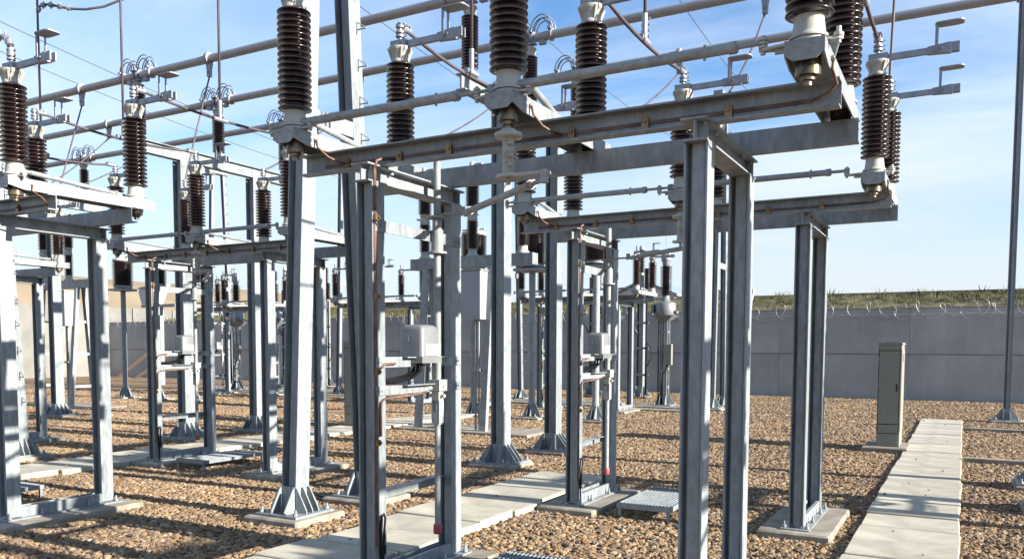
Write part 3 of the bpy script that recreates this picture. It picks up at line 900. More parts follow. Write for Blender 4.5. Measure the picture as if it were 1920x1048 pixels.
# ------------------------------------------------------------------ flexible conductors
def sag_pts(a, b, sag, n=14, side=(0, 0, 0)):
    a = Vector(a); b = Vector(b); sd_ = Vector(side)
    return [a.lerp(b, t) + Vector((0, 0, -sag * 4 * t * (1 - t))) + sd_ * (4 * t * (1 - t)) for t in np.linspace(0, 1, n)]
ZT = ZI + SH_H + .112 + .17
PN = ('right-hand', 'middle', 'left-hand')
BAYN = {0: 'nearest', 1: 'left', -1: 'right outer'}
for k in (0, 1):
    for i, px in enumerate(POLES):
        x = XC + bay(k) + px
        c = MB()
        c.path(sag_pts((x, YA + YRI + .03, ZT), (x, YB + YFI - .03, ZT), .05 + .02 * i), .0145, 8)
        o = tag(obj('conductor', c, CABLE), '%s stranded conductor joining the two isolator switches of the %s bay' % (PN[i], BAYN[k]), 'conductor', 'flexible conductors')
        q = MB()
        for zz in (ZT - .005,):
            q.cyl((x, YA + YRI - .02, zz), (x, YA + YRI + .12, zz), .026, n=10); q.cyl((x, YB + YFI - .12, zz), (x, YB + YFI + .02, zz), .026, n=10)
            for w_ in range(3):
                q.cyl((x - .03, YA + YRI + .02 + .035 * w_, zz + .02), (x + .035, YA + YRI + .02 + .035 * w_, zz + .02), .009, n=6)
                q.cyl((x - .03, YB + YFI - .1 + .035 * w_, zz + .02), (x + .035, YB + YFI - .1 + .035 * w_, zz + .02), .009, n=6)
        obj('end_clamp', q, ALU_D, o)
        # riser to the overhead line
        ym = 6.2; zm = ZT - .05
        r_ = MB()
        r_.path([(x, ym, zm), (x + .005, ym, zm + 1.5), (x - .02, ym + .02, 7.5), (x - .05, ym + .05, 10.2)], .0135, 8)
        o = tag(obj('riser_wire', r_, CABLE), '%s vertical wire rising out of the picture above the %s bay' % (PN[i], BAYN[k]), 'wire', 'vertical riser wires')
        q = MB()
        q.cyl((x, ym - .09, zm), (x, ym + .09, zm), .024, n=8); q.cyl((x, ym, zm), (x, ym, zm + .2), .023, n=8)
        for w_ in range(4):
            q.cyl((x - .032, ym + .015, zm + .03 + .045 * w_), (x + .038, ym + .015, zm + .03 + .045 * w_), .0085, n=6)
        obj('tee_clamp', q, ALU_D, o)
for i, y in enumerate(BUSY):
    for x, k, p in DROP[i]:
        if k > 2:
            continue
        xr = XC + bay(k) + POLES[p]
        c = MB()
        c.path(sag_pts((x, y, BZ - .26), (xr, YB + YRI, ZT - .02), .12 + .05 * i, 16, (.0, -.04, 0)), .0125, 8)
        tag(obj('dropper_wire', c, CABLE), 'drooping wire from %s busbar to the %s pole of %s' % (('nearest', 'middle', 'farthest')[i], PN[p], ('the second isolator', 'the isolator left of centre', 'the far-left isolator')[k]), 'wire', 'busbar droppers')
# thin overhead wires running into the depth
for j, (x, z, y0, y1) in enumerate(((-6.6, 6.9, 6.0, 20.5), (-8.2, 6.35, 6.5, 20.5), (-13.6, 6.1, 6.0, 20.5), (-15.2, 6.3, 6.0, 20.5), (-4.2, 7.1, 6.5, 20.0))):
    c = MB(); c.path(sag_pts((x, y0, z + .9), (x, y1, z), .35, 16), .0065, 5)
    tag(obj('overhead_wire', c, CABLE), ('thin overhead wire passing behind the leaning gantry column', 'thin overhead wire beside the leaning gantry column', 'thin overhead wire above the left bay', 'thin overhead wire at the far left', 'thin overhead wire above the nearest switch')[j], 'wire', 'thin overhead wires')

# ------------------------------------------------------------------ circuit breakers
cb_lo = MB().lathe(shed_profile(.52, 13, .07, .118), n=18).mesh('insulator'); cb_lo.materials.append(PORC2)
cb_hi = MB().lathe(shed_profile(.74, 18, .085, .135), n=18).mesh('insulator'); cb_hi.materials.append(PORC2)
def make_breaker():
    T = empty('circuit_breaker')
    b = MB(); b.box(-1.38, 1.35, -.11, .11, 3.12, 3.33)
    obj('beam', b, GALV, T)
    for x in (-1.02, .47):
        for s_ in (-1, 1):
            l = MB()
            l.hexa([(x - .09, s_ * .34 - .05, .03), (x + .05, s_ * .34 - .05, .03), (x + .05, s_ * .34 + .05, .03), (x - .09, s_ * .34 + .05, .03),
                    (x - .05, s_ * .10 - .045, 3.119), (x + .07, s_ * .10 - .045, 3.119), (x + .07, s_ * .10 + .045, 3.119), (x - .05, s_ * .10 + .045, 3.119)])
            obj('leg', l, GALV2, T)
        r_ = MB()
        for z in (.5, 1.35, 2.2):
            w_ = .34 - .24 * z / 3.1
            r_.box(x + .0, x + .03, -w_ + .05, w_ - .05, z, z + .07)
        obj('rung', r_, GALV2, T)
    for x in (-1.10, 0, 1.10):
        p = obj('insulator', cb_lo, None, T, (x, 0, 3.47))
        n_ = MB(); n_.lathe([(.12, -.139), (.12, -.11), (.09, -.09), (.085, 0)], n=16); obj('neck', n_, CAST, p)
        n_ = MB(); n_.lathe([(.09, .52), (.10, .53), (.10, .60), (.085, .61), (.085, .67), (.10, .68), (.10, .72), (.09, .73)], n=16)
        n_.box(-.18, .12, -.03, .03, .625, .655); obj('terminal', n_, CAST, p)
        h_ = obj('insulator', cb_hi, None, T, (x, 0, 4.20))
        n_ = MB(); n_.lathe([(.10, .74), (.11, .75), (.11, .82), (.06, .84), (.05, .90)], n=16); n_.box(-.03, .22, -.03, .03, .84, .87); obj('terminal', n_, CAST, h_)
    b = MB(); b.cbox(-.15, .43, -.42, -.13, 2.12, 3.02, .008)
    bx = obj('control_box', b, BOXG, T)
    b = MB()
    for sx in (-.08, .32):
        for sz in (2.2, 2.9):
            b.cyl((sx, -.4205, sz), (sx, -.428, sz), .014, n=8)
    b.box(-.17, .45, -.44, -.11, 3.021, 3.045)
    obj('box_fittings', b, GALV2, bx)
    b = MB()
    b.cyl((.24, -.27, .0), (.24, -.27, 2.119), .022, n=8); b.cyl((.31, -.27, .0), (.31, -.27, 2.119), .016, n=8); b.box(.18, .36, -.32, -.22, 1.15, 1.2)
    obj('conduit', b, GALV2, T)
    return T
CBX, CBY = -8.28, 13.4
cb = make_breaker(); cb.location = (CBX, CBY, 0)
tag(cb, 'circuit breaker with grey control box hanging left of the central column', 'circuit breaker', 'circuit breakers')
o = copy_tree(cb); o.location = (CBX + 2 * DX, CBY, 0); o['label'] = 'circuit breaker with grey control box near the left edge'
cbp = MB().cbox(-1.5, 1.5, -.55, .55, GZ - .1, .03, .015).mesh('concrete_plinth'); cbp.materials.append(CONC)
for x in (CBX, CBX + 2 * DX):
    struct(obj('concrete_plinth', cbp, None, None, (x, CBY, 0)))

# ------------------------------------------------------------------ current transformers
ct_i = MB().lathe(shed_profile(.74, 15, .23, .31), n=22).mesh('insulator'); ct_i.materials.append(PORC2)
def make_ct():
    T = empty('current_transformer')
    p = MB(); p.cyl((0, 0, .06), (0, 0, 3.3), .075, n=14); obj('pole', p, GALV, T)
    gusset_base(T, 0, 0, .05, .05, ps=.22, hh=.3)
    b = MB(); b.box(-.33, .33, -.30, .30, 3.3, 3.36); b.box(-.4, .4, -.05, .05, 3.361, 3.40); b.cyl((0, 0, 3.401), (0, 0, 3.46), .27, n=18); obj('base_frame', b, GALV2, T)
    i = obj('insulator', ct_i, None, T, (0, 0, 3.46))
    h_ = MB(); h_.lathe([(.26, .74), (.28, .75), (.28, .80), (.18, .83), (.16, .90), (.05, .93)], n=18); h_.box(-.3, .3, -.025, .025, .86, .89); obj('head', h_, CAST, i)
    return T
ct = make_ct()
CTS = [(-8.55, 16.4, 'squat ribbed current transformer behind the second isolator drive, left one'), (-6.98, 16.4, 'squat ribbed current transformer behind the second isolator drive, right one'), (-10.1, 16.4, 'squat ribbed current transformer hidden behind the central column'),
       (-22.85, 16.4, 'squat ribbed current transformer on a round pole in the left quarter'), (-21.3, 16.4, 'squat ribbed current transformer behind the left isolator frame'), (-19.75, 16.4, 'squat ribbed current transformer far off behind the left bay')]
for j, (x, y, l) in enumerate(CTS):
    o = ct if j == 0 else copy_tree(ct)
    o.location = (x, y, 0)
    tag(o, l, 'current transformer', 'current transformers on poles')
    struct(obj('concrete_plinth', sq, None, None, (x, y, 0)))

# ------------------------------------------------------------------ voltage transformers
vt_i = MB().lathe(shed_profile(.80, 15, .085, .165), n=18).mesh('insulator'); vt_i.materials.append(PORC2)
def make_vt():
    T = empty('voltage_transformer')
    l = MB()
    for sx in (-.09, .09):
        for sy in (-.09, .09):
            l.box(sx - .03, sx + .03, sy - .004, sy + .004, .06, 2.35); l.box(sx - .004, sx + .004, sy - .03, sy - .005, .06, 2.35)
    for z in (.5, 1.0, 1.5, 2.0):
        l.box(-.06, .06, -.098, -.092, z, z + .06); l.box(.092, .098, -.06, .06, z, z + .06)
    obj('lattice_leg', l, GALV2, T)
    gusset_base(T, 0, 0, .09, .09, ps=.26, hh=.32)
    b = MB(); b.hexa([(-.1, -.1, 2.32), (.1, -.1, 2.32), (.1, .1, 2.32), (-.1, .1, 2.32), (-.3, -.3, 2.48), (.3, -.3, 2.48), (.3, .3, 2.48), (-.3, .3, 2.48)]); obj('bracket', b, GALV2, T)
    b = MB(); b.lathe([(.27, 2.481), (.28, 2.5), (.28, 2.80), (.25, 2.83), (.12, 2.86), (.10, 3.02)], n=20); b.box(-.36, -.281, -.16, .16, 2.55, 2.78); b.box(.281, .34, -.1, .1, 2.53, 2.60)
    obj('tank', b, SILVER, T)
    i = obj('insulator', vt_i, None, T, (0, 0, 3.02))
    h_ = MB(); h_.lathe([(.08, .80), (.10, .82), (.10, .88), (.135, .95), (.14, .97), (.14, 1.18), (.12, 1.22), (.03, 1.25)], n=18); h_.cyl((0, 0, 1.25), (0, 0, 1.9), .012, n=6); obj('head', h_, ALU_D, i)
    b = MB(); b.cbox(.02, .24, -.19, -.06, 1.14, 1.70, .006); obj('terminal_box', b, GREENC, T)
    b = MB(); b.path([(.1, -.12, 1.14), (.08, -.13, .98), (-.02, -.12, .9), (-.05, -.11, .4), (-.05, -.11, .03)], .02, 6); b.path([(-.14, -.12, 2.5), (-.15, -.13, 1.5), (-.14, -.12, .05)], .018, 6); obj('cable', b, BLACK, T)
    return T
vt = make_vt()
for j, (x, y, l) in enumerate(((-7.15, 21.6, 'voltage transformer with small beige box on a lattice leg near the wall, right of centre'), (-8.75, 21.6, 'voltage transformer hidden behind the second isolator drive'), (-21.4, 21.3, 'voltage transformer with small grey box, seen left of the leaning column'), (-23.3, 21.3, 'voltage transformer with round silver head, second from the leaning column'))):
    o = vt if j == 0 else copy_tree(vt)
    o.location = (x, y, 0); tag(o, l, 'voltage transformer', 'voltage transformers')
    struct(obj('concrete_plinth', sq, None, None, (x, y, 0)))

# ------------------------------------------------------------------ cable posts with arresters by the wall
ar_i = MB().lathe(shed_profile(.72, 16, .05, .10), n=14).mesh('arrester'); ar_i.materials.append(PORC2)
def make_post():
    T = empty('arrester_post')
    obj('column', MB().hsec(-.11, .11, -.10, .10, .06, 3.9, .014, .012), GALV, T)
    gusset_base(T, 0, 0, .11, .10, ps=.30, hh=.34)
    b = MB()
    b.path([(-.1, -.11, 2.05), (-.34, -.12, 2.5), (-.62, -.13, 3.0)], .05, 4); b.box(-.9, .25, -.18, -.111, 3.0, 3.07)
    obj('bracket', b, GALV2, T)
    b = MB()
    for z in (.7, 1.55, 2.35):
        b.box(-.16, .3, -.13, -.105, z, z + .07)
    obj('cable_cleats', b, GALV2, T)
    b = MB(); b.path([(.24, -.17, .0), (.24, -.17, 1.2), (.24, -.17, 3.4)], .035, 8); b.path([(.27, -.17, 1.0), (.42, -.17, 1.3), (.40, -.17, 1.6), (.27, -.17, 1.75)], .014, 6); obj('cable', b, BLACK, T)
    a = obj('arrester', ar_i, None, T, (0, 0, 3.98))
    h_ = MB(); h_.lathe([(.09, -.079), (.06, 0)], n=12); h_.lathe([(.07, .72), (.08, .75), (.06, .85)], n=12); obj('fitting', h_, CAST, a)
    s_ = obj('sealing_end', far_ins_mesh, None, T, (.24, -.17, 3.45))
    return T
ap = make_post()
for j, (x, y, l) in enumerate(((-9.05, 24.9, 'cable post with arrester and black cable before the grey wall, right one'), (-10.7, 24.9, 'cable post with arrester and black cable before the grey wall, left one'), (-24.4, 24.9, 'cable post with arrester left of the leaning column'), (-22.2, 24.9, 'cable post with black cable just right of the leaning column'))):
    o = ap if j == 0 else copy_tree(ap)
    o.location = (x, y, 0); tag(o, l, 'cable post', 'cable posts by the wall')

# long low kerb slabs under the far equipment
for (x0, x1, y0, y1) in ((-8.2, -5.9, 19.9, 20.3), (-7.9, -6.4, 20.9, 22.2), (-12.5, -8.9, 20.6, 22.4), (-25, -17.4, 20.6, 22.6)):
    struct(obj('concrete_plinth', MB().cbox(x0, x1, y0, y1, GZ - .1, .028, .015), CONC))

# ------------------------------------------------------------------ green cabinet
def make_cabinet():
    T = empty('cable_cabinet', (-1.0, 14.05, 0))
    obj('body', MB().box(-.165, .165, .0, .70, .06, 1.66), GREENC, T)
    r_ = MB(); r_.prism([(-.18, 1.661), (.18, 1.661), (.17, 1.69), (0, 1.705), (-.17, 1.69)], 'y', -.015, .715); obj('roof', r_, GREENC, T)
    d = MB(); d.box(-.148, .138, -.008, -.0005, .42, 1.56); dr = obj('door', d, GREENC, T)
    obj('lock', MB().cyl((0, -.009, 1.30), (0, -.014, 1.30), .012, n=8), SILVER, dr)
    obj('panel', MB().box(-.148, .138, -.008, -.0005, .275, .405), GREENC, T)
    pn = obj('panel', MB().box(-.148, .138, -.008, -.0005, .075, .262), GREENC, T)
    obj('lock', MB().cyl((0, -.009, .16), (0, -.014, .16), .012, n=8), SILVER, pn)
    s_ = MB(); s_.box(.1655, .172, .03, .67, .30, 1.58); sp_ = obj('panel', s_, GREENC, T)
    for i in range(5):
        obj('vent', MB().box(.1725, .176, .16, .40, 1.40 + i * .025, 1.41 + i * .025), BLACK, sp_)
    for z in (.6, 1.0, 1.4):
        obj('hinge', MB().cyl((-.153, -.008, z), (-.153, -.008, z + .06), .008, n=8), GREENC, dr)
    for sx in (-.157, .141):
        obj('seam', MB().box(sx, sx + .008, -.003, -.0006, .27, 1.60), BLACK, T)
    for sz in (.264, .407, 1.565):
        obj('seam', MB().box(-.146, .138, -.003, -.0006, sz, sz + .008), BLACK, T)
    obj('handle', MB().box(.105, .12, -.03, -.0085, .93, 1.05), BLACK, dr)
    return T
tag(make_cabinet(), 'tall narrow grey-green cable cabinet beside the slab path', 'cabinet')
struct(obj('concrete_plinth', MB().cbox(-1.36, -.70, 13.86, 14.86, GZ - .1, .058, .015), CONC))
o2 = copy_tree([o for o in COL.objects if o.name == 'cable_cabinet'][0]); o2.location = (-10.62, 12.6, 0); o2.scale = (1.05, 1, 1); o2['label'] = 'grey-green cable cabinet half hidden behind the nearest drive frame column'

# ------------------------------------------------------------------ perimeter wall
WY, WT = 28.75, 2.905
wall = empty('perimeter_wall', (0, WY, 0))
tag(wall, 'long grey precast concrete wall across the back of the yard', 'wall')
pw = 4.0
pmesh = [MB().cbox(0.002, pw - .002, 0, .05, 0, h_, .004).mesh('wall_panel') for h_ in (1.485, 1.44)]
x = -41.5
while x < 16:
    o = obj('wall_panel', pmesh[0], WALLM, wall, (x, random.uniform(-.004, .004), GZ - .05))
    o = obj('wall_panel', pmesh[1], WALLM, wall, (x, random.uniform(-.004, .004), 1.43))
    x += pw
obj('core', MB().box(-41.5, 16, .056, .14, GZ - .05, 2.873), WALLM, wall)
obj('coping', MB().cbox(-41.5, 16, -.012, .155, 2.874, WT, .006), CONC, wall)
side = empty('side_wall', (-41.5, 0, 0))
tag(side, 'sunlit pale boundary wall at the far left behind the columns', 'wall')
pmesh2 = [MB().cbox(-.14, 0, 0.012, pw - .012, 0, h_, .012).mesh('wall_panel') for h_ in (1.5045, 1.44)]
y = WY - pw
while y > 4:
    obj('wall_panel', pmesh2[0], BERMC, side, (0, y, GZ - .05)); obj('wall_panel', pmesh2[1], BERMC, side, (0, y, 1.43))
    y -= pw
def helix(fn, turns, n, r, wob):
    pts = []
    for i in range(n + 1):
        t = i / n
        a = t * turns * 2 * math.pi
        q = r * (1 + .18 * math.sin(a * .37 + 1) * wob)
        pts.append(fn(t, q * math.cos(a), q * math.sin(a), .16 * math.sin(a * .23) + .1 * math.sin(a * .71)))
    return pts
wr = MB()
wr.path(helix(lambda t, c, s_, j: (-41.3 + 57 * t + j * 1.2 + .95 * c, WY - .10 + .16 * c, WT - .10 + s_ + .04 * j), 104, 104 * 18, .25, 1), .0075, 4)
for z in (WT + .08, WT - .2):
    wr.path([(-41.3, WY - .1, z), (-10, WY - .1, z - .03), (16, WY - .1, z)], .005, 4)
tag(obj('razor_wire', wr, WIRE), 'coil of razor wire looping along the top of the back wall', 'razor wire')

# ------------------------------------------------------------------ land behind the wall
bk = MB()
ys = [29.6, 31.5, 34, 37, 40, 42, 46]
zs = [1.2, 1.9, 2.6, 3.3, 3.93, 4.02, 3.6]
NX = 60
vs = []
for i in range(NX + 1):
    xx = -120 + 240 * i / NX
    for yq, zq in zip(ys, zs):
        vs.append((xx, yq, zq + (random.uniform(-.09, .09) if zq < 4 else 0)))
n = len(ys)
bk.add(vs, [(i * n + j, (i + 1) * n + j, (i + 1) * n + j + 1, i * n + j + 1) for i in range(NX) for j in range(n - 1)], True)
struct(obj('embankment', bk, EARTH))
rail = MB(); rail.box(-120, 120, 41.2, 42.4, 3.9, 4.17)
struct(obj('track_bed', rail, DARKB))

def scatter(name, verts, inst_nodes_fn, label, mats):
    """point mesh + geometry nodes instancing"""
    me = bpy.data.meshes.new(name)
    me.from_pydata([tuple(v[:3]) for v in verts], [], [])
    at_ = me.attributes.new('siz', 'FLOAT', 'POINT')
    at_.data.foreach_set('value', [float(v[3]) for v in verts])
    for m_ in mats:
        me.materials.append(m_)
    o = bpy.data.objects.new(name, me); COL.objects.link(o)
    ng = bpy.data.node_groups.new(name + '_nodes', 'GeometryNodeTree')
    ng.interface.new_socket('Geometry', in_out='INPUT', socket_type='NodeSocketGeometry')
    ng.interface.new_socket('Geometry', in_out='OUTPUT', socket_type='NodeSocketGeometry')
    N = ng.nodes; L = ng.links
    gi = N.new('NodeGroupInput'); go = N.new('NodeGroupOutput')
    iop = N.new('GeometryNodeInstanceOnPoints')
    L.new(gi.outputs[0], iop.inputs['Points'])
    join = N.new('GeometryNodeJoinGeometry')
    inst_nodes_fn(N, L, join, mats)
    L.new(join.outputs[0], iop.inputs['Instance'])
    iop.inputs['Pick Instance'].default_value = True
    ri = N.new('FunctionNodeRandomValue'); ri.data_type = 'INT'
    ri.inputs[4].default_value = 0; ri.inputs[5].default_value = 9
    L.new(ri.outputs[2], iop.inputs['Instance Index'])
    na = N.new('GeometryNodeInputNamedAttribute'); na.data_type = 'FLOAT'; na.inputs['Name'].default_value = 'siz'
    L.new(na.outputs[0], iop.inputs['Scale'])
    rr = N.new('FunctionNodeRandomValue'); rr.data_type = 'FLOAT_VECTOR'
    rr.inputs[0].default_value = (-.5, -.5, 0) if name == 'gravel' else (-.12, -.12, 0)
    rr.inputs[1].default_value = (.5, .5, 6.283) if name == 'gravel' else (.12, .12, 6.283)
    L.new(rr.outputs[0], iop.inputs['Rotation'])
    L.new(iop.outputs[0], go.inputs[0])
    md = o.modifiers.new('scatter', 'NODES'); md.node_group = ng
    struct(o, label, 'stuff')
    return o

def stone_nodes(N, L, join, mats):
    for q in range(6):
        ico = N.new('GeometryNodeMeshIcoSphere'); ico.inputs['Radius'].default_value = 1.0; ico.inputs['Subdivisions'].default_value = 2
        sp_ = N.new('GeometryNodeSetPosition')
        L.new(ico.outputs[0], sp_.inputs['Geometry'])
        nz = N.new('ShaderNodeTexNoise'); nz.noise_dimensions = '4D'; nz.inputs['W'].default_value = q * 7.3; nz.inputs['Scale'].default_value = 0.9; nz.inputs['Detail'].default_value = 1
        sub = N.new('ShaderNodeVectorMath'); sub.operation = 'SUBTRACT'; sub.inputs[1].default_value = (.5, .5, .5)
        L.new(nz.outputs['Color'], sub.inputs[0])
        mul = N.new('ShaderNodeVectorMath'); mul.operation = 'SCALE'; mul.inputs['Scale'].default_value = 1.5
        L.new(sub.outputs[0], mul.inputs[0]); L.new(mul.outputs[0], sp_.inputs['Offset'])
        tr = N.new('GeometryNodeTransform'); tr.inputs['Scale'].default_value = (1.25, .85, .62)
        L.new(sp_.outputs[0], tr.inputs['Geometry'])
        sm_ = N.new('GeometryNodeSetMaterial'); sm_.inputs['Material'].default_value = mats[0]
        L.new(tr.outputs[0], sm_.inputs['Geometry'])
        g2 = N.new('GeometryNodeGeometryToInstance'); L.new(sm_.outputs[0], g2.inputs[0]); L.new(g2.outputs[0], join.inputs[0])

# stones: everywhere the camera can see the yard, thinning with distance
def in_view(x, y, pad):
    u = x * rt.x + y * rt.y
    v = x * fw.x + y * fw.y
    return v > 2.0 and abs(u) < v * .66 + pad
pts = []
NS = 330000
cand_v = np.sqrt(rng.uniform(4.0 ** 2, 31.0 ** 2, NS * 3))
cand_u = rng.uniform(-1, 1, NS * 3) * (cand_v * .66 + 1.2)
keep = rng.uniform(0, 1, NS * 3) < np.clip((10.0 / cand_v) ** 1.25, 0, 1) * 1.0
dens = []
cand_v = cand_v[keep]; cand_u = cand_u[keep]
wx = cand_u * rt.x + cand_v * (fw.x / math.hypot(fw.x, fw.y)); wy = cand_u * rt.y + cand_v * (fw.y / math.hypot(fw.x, fw.y))
siz = (.0105 + .019 * rng.uniform(0, 1, len(wx)) ** 1.6) * np.clip(cand_v / 10, 1, 1.9) ** .62
ok = (wy < 28.7) & (wx > -41.3)
up = np.zeros(len(wx), bool)
for (xa, xb, ya, yb) in ((-.76, .02, 4.3, 20.5), (-4.62, -3.74, 2.6, 9.2), (-10.88, -9.96, 3.2, 16.4), (-1.34, -.72, 13.93, 14.7)):
    inn = (wx > xa) & (wx < xb) & (wy > ya) & (wy < yb)
    stray = inn & (rng.uniform(0, 1, len(wx)) < .0012)
    up |= stray
    ok &= ~inn | stray
for k, yq in ((0, YA), (1, YA), (0, YB), (1, YB), (2, YB), (-1, YB)):
    for fx in FRX:
        xq = XC + bay(k) + fx
        ok &= ~((wx > xq - .29) & (wx < xq + .29) & (wy > yq - .145) & (wy < yq + 1.205))
wz = GZ - .006 + rng.uniform(-.006, .007, len(wx))
wz[up] = .04
siz[up] *= .7
vl = np.stack([wx, wy, wz, siz], 1)[ok]
print('stones', len(vl))
scatter('gravel', vl.tolist(), stone_nodes, 'rounded tan gravel stones covering the yard', [STONE])

GRASS = random_mat('bank_grass', [(0, (.035, .045, .014)), (.35, (.085, .085, .03)), (.6, (.17, .14, .075)), (.8, (.06, .068, .022)), (1, (.26, .22, .14))], bscale=3)
def grass_nodes(N, L, join, mats):
    for q in range(4):
        j2 = N.new('GeometryNodeJoinGeometry')
        for b in range(5):
            cone = N.new('GeometryNodeMeshCone'); cone.inputs['Vertices'].default_value = 3; cone.inputs['Radius Bottom'].default_value = .05; cone.inputs['Radius Top'].default_value = 0.004; cone.inputs['Depth'].default_value = .9
            tr = N.new('GeometryNodeTransform')
            a = b * 1.256 + q
            tr.inputs['Rotation'].default_value = (.45 * math.cos(a), .45 * math.sin(a), 0)
            tr.inputs['Translation'].default_value = (.16 * math.sin(a), -.16 * math.cos(a), 0)
            L.new(cone.outputs[0], tr.inputs['Geometry']); L.new(tr.outputs[0], j2.inputs[0])
        sm_ = N.new('GeometryNodeSetMaterial'); sm_.inputs['Material'].default_value = mats[0]
        L.new(j2.outputs[0], sm_.inputs['Geometry'])
        g2 = N.new('GeometryNodeGeometryToInstance'); L.new(sm_.outputs[0], g2.inputs[0]); L.new(g2.outputs[0], join.inputs[0])
gp = []
for i in range(60000):
    yy = rng.uniform(30, 40.6); xx = rng.uniform(-75, 25)
    zz = np.interp(yy, ys, zs)
    gp.append((xx, yy, zz, rng.uniform(.10, .24) * (2.2 if rng.uniform() < .03 else 1)))
scatter('grass', gp, grass_nodes, 'rough dry grass on the bank behind the wall', [GRASS])

# pale bank running back on the left
br_ = MB()
prof = [(-46, 1.0), (-48, 3.2), (-54, 6.0), (-55.5, 6.55), (-60, 6.7), (-75, 6.0)]
yr = np.linspace(-20, 420, 60)
vs = []
for yy in yr:
    for (xx, zz) in prof:
        vs.append((xx + random.uniform(-.2, .2), yy, zz + random.uniform(-.06, .06)))
n = len(prof)
br_.add(vs, [(i * n + j, i * n + j + 1, (i + 1) * n + j + 1, (i + 1) * n + j) for i in range(len(yr) - 1) for j in range(n - 1)], True)
struct(obj('sand_bank', br_, SAND))
cw = empty('retaining_wall', (-46.5, 0, 0))
tag(cw, 'pale sunlit concrete retaining wall beyond the razor wire on the left', 'wall')
rm = MB().cbox(-.4, 0, .03, 2.97, 0, 4.0, .02).mesh('wall_panel')
for i in range(14):
    obj('wall_panel', rm, BERMC, cw, (random.uniform(-.02, .02), 22 + 3 * i, 0))

# far buildings
def shed(label, x0, x1, y0, y1, zb, ze, zr, mw, mr):
    T = empty('shed', ((x0 + x1) / 2, y0, zb))
    w = (x1 - x0) / 2; d = y1 - y0; h = ze - zb; r_ = zr - zb
    m = MB(); m.prism([(-w, 0), (w, 0), (w, h), (0, r_), (-w, h)], 'y', 0, d); obj('wall', m, mw, T)
    m = MB()
    for s_ in (-1, 1):
        m.add([(s_ * (w + .3), -.3, h - .1), (s_ * (w + .3), d + .3, h - .1), (0, d + .3, r_ + .08), (0, -.3, r_ + .08), (s_ * (w + .3), -.3, h + .05), (s_ * (w + .3), d + .3, h + .05), (0, d + .3, r_ + .23), (0, -.3, r_ + .23)],
              [(0, 1, 2, 3), (4, 7, 6, 5), (0, 4, 5, 1), (3, 2, 6, 7), (0, 3, 7, 4), (1, 5, 6, 2)])
    obj('roof', m, mr, T)
    m = MB(); m.box(-w * .35, w * .3, -.06, -.005, .2, h * .75); obj('door', m, GALV2, T)
    m = MB(); m.box(w + .005, w + .05, d * .3, d * .6, h * .45, h * .8); obj('window', m, BLACK, T)
    tag(T, label, 'shed')
shed('blue-grey gabled shed with white side beyond the bank, right of centre', -24.2, -19.2, 60, 74, 3.0, 5.6, 6.6, WHITEM, TEAL)
shed('low white shed far beyond the bank', -24, -19.5, 82, 92, 3.0, 6.3, 7.3, WHITEM, WHITEM)

# white lamp on the wall
T = empty('wall_lamp', (-6.5, WY + .05, WT)); T.scale = (.42, .6, .62)
m = MB(); m.hexa([(-.10, -.08, .0), (.10, -.08, .0), (.10, .08, .0), (-.10, .08, .0), (-.12, -.1, .55), (.12, -.1, .55), (.12, .1, .55), (-.12, .1, .55)]); obj('post', m, WHITEM, T)
m = MB(); m.hexa([(-.16, -.12, .55), (.16, -.12, .55), (.16, .12, .55), (-.16, .12, .55), (-.28, -.16, 1.15), (.28, -.16, 1.15), (.28, .16, 1.15), (-.28, .16, 1.15)]); hh = obj('hood', m, WHITEM, T)
m = MB(); m.prism([(-.13, .62), (.13, .62), (.2, 1.05), (-.2, 1.05)], 'y', -.17, -.155); obj('lens', m, BOXG, hh)
tag(T, 'white flared lamp head standing on top of the back wall', 'lamp')
# floodlight on a pole, left
T = empty('floodlight', (-29.0, 22.5, 0))
m = MB(); m.box(-.09, .09, -.09, .09, 0, 3.2); obj('pole', m, GALV2, T)
m = MB(); m.box(-1.1, 1.0, -.08, .08, 3.2, 3.32); obj('crossarm', m, GALV2, T)
m = MB(); m.hexa([(-.9, -.2, 3.33), (-.1, -.2, 3.33), (-.1, .2, 3.33), (-.9, .2, 3.33), (-1.0, -.3, 4.0), (.3, -.3, 4.15), (.3, .3, 4.15), (-1.0, .3, 4.0)]); obj('lamp_head', m, WHITEM, T)
tag(T, 'white floodlight on a T-shaped pole behind the left isolator frame', 'floodlight')
# timber leaning on the wall
for j, (x, a, l) in enumerate(((-38.6, .62, 'weathered timber leaning on the back wall, longest'), (-37.4, .72, 'weathered timber leaning on the back wall, second'), (-36.2, .66, 'weathered timber leaning on the back wall, third'))):
    m = MB(); m.box(-.07, .07, -.04, .04, 0, 2.6 - .3 * j)
    o = obj('timber_beam', m, WOOD, None, (x, 27.3 + .2 * j, GZ)); o.rotation_euler = (-.35, a + .25, 0)
    tag(o, l, 'timber', 'timbers by the wall')
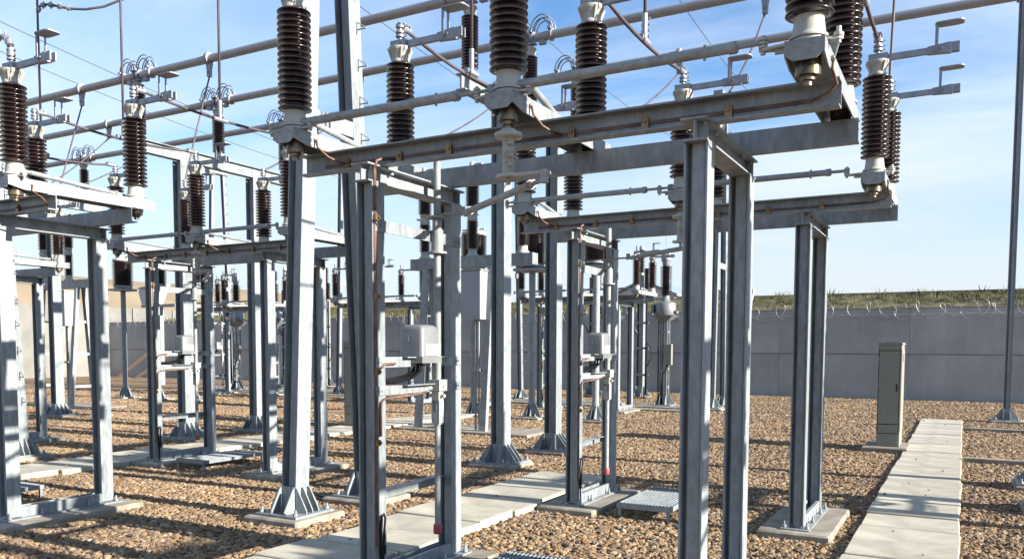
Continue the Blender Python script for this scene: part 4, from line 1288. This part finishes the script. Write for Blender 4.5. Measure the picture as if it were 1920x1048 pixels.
# lattice mast at the far left
T = empty('lattice_mast', (-58, 33, 0))
m = MB()
for sx in (-.35, .35):
    for sy in (-.35, .35):
        m.path([(sx, sy, 0), (sx, sy, 8.5)], .045, 4)
obj('mast_legs', m, CAST, T)
m = MB()
z = 0
s_ = 1
while z < 8:
    m.path([(-.35 * s_, -.35, z), (.35 * s_, -.35, z + .7)], .03, 4); m.path([(.35, -.35 * s_, z), (.35, .35 * s_, z + .7)], .03, 4)
    z += .7; s_ = -s_
obj('mast_lacing', m, CAST, T)
tag(T, 'small lattice mast beyond the side wall at the far left', 'mast')

# bent jumper at the top left and terminal lead of the left switch
def lead(label, pts, r=.0145):
    o = tag(obj('jumper_lead', MB().path(pts, r, 8), CABLE), label, 'wire', 'jumper leads')
    q = MB()
    n = len(pts)
    for i in range(1, 8):
        p = Vector(pts[0]).lerp(Vector(pts[min(3, n - 1)]), i / 8.0)
    for i in range(0, min(5, n - 1)):
        p = Vector(pts[i]).lerp(Vector(pts[i + 1]), .5)
        d_ = (Vector(pts[i + 1]) - Vector(pts[i])).normalized()
        q.cyl(p - d_ * .022, p + d_ * .022, .03, n=8)
        q.cyl(p + Vector((0, 0, -.045)), p + Vector((0, 0, .045)), .009, n=6)
    obj('spring_clamps', q, ALU_D, o)
xl = XC + bay(1) + POLES[2]
lead('bent jumper lead with bolted clamps at the top left corner', [(xl, 6.2, 5.70), (xl + .03, 6.22, 5.78), (xl + .10, 6.26, 5.80), (xl + .18, 6.32, 5.79), (xl + .27, 6.38, 5.77), (xl + .36, 6.44, 5.76), (xl + .48, 6.52, 5.76), (xl + .66, 6.64, 5.80), (xl + .85, 6.8, 5.92), (xl + 1.1, 7.0, 6.2)])
xd = XC + bay(1) + POLES[0]; yd = YA + YFI
lead('short clamped lead on the large insulator at the left edge', [(xd, yd, ZT - .05), (xd, yd, ZT + .02), (xd - .03, yd, ZT + .08), (xd - .09, yd - .01, ZT + .12), (xd - .16, yd - .02, ZT + .135), (xd - .25, yd - .03, ZT + .14), (xd - .5, yd - .1, ZT + .16), (xd - 1.2, yd - .3, ZT + .4)])
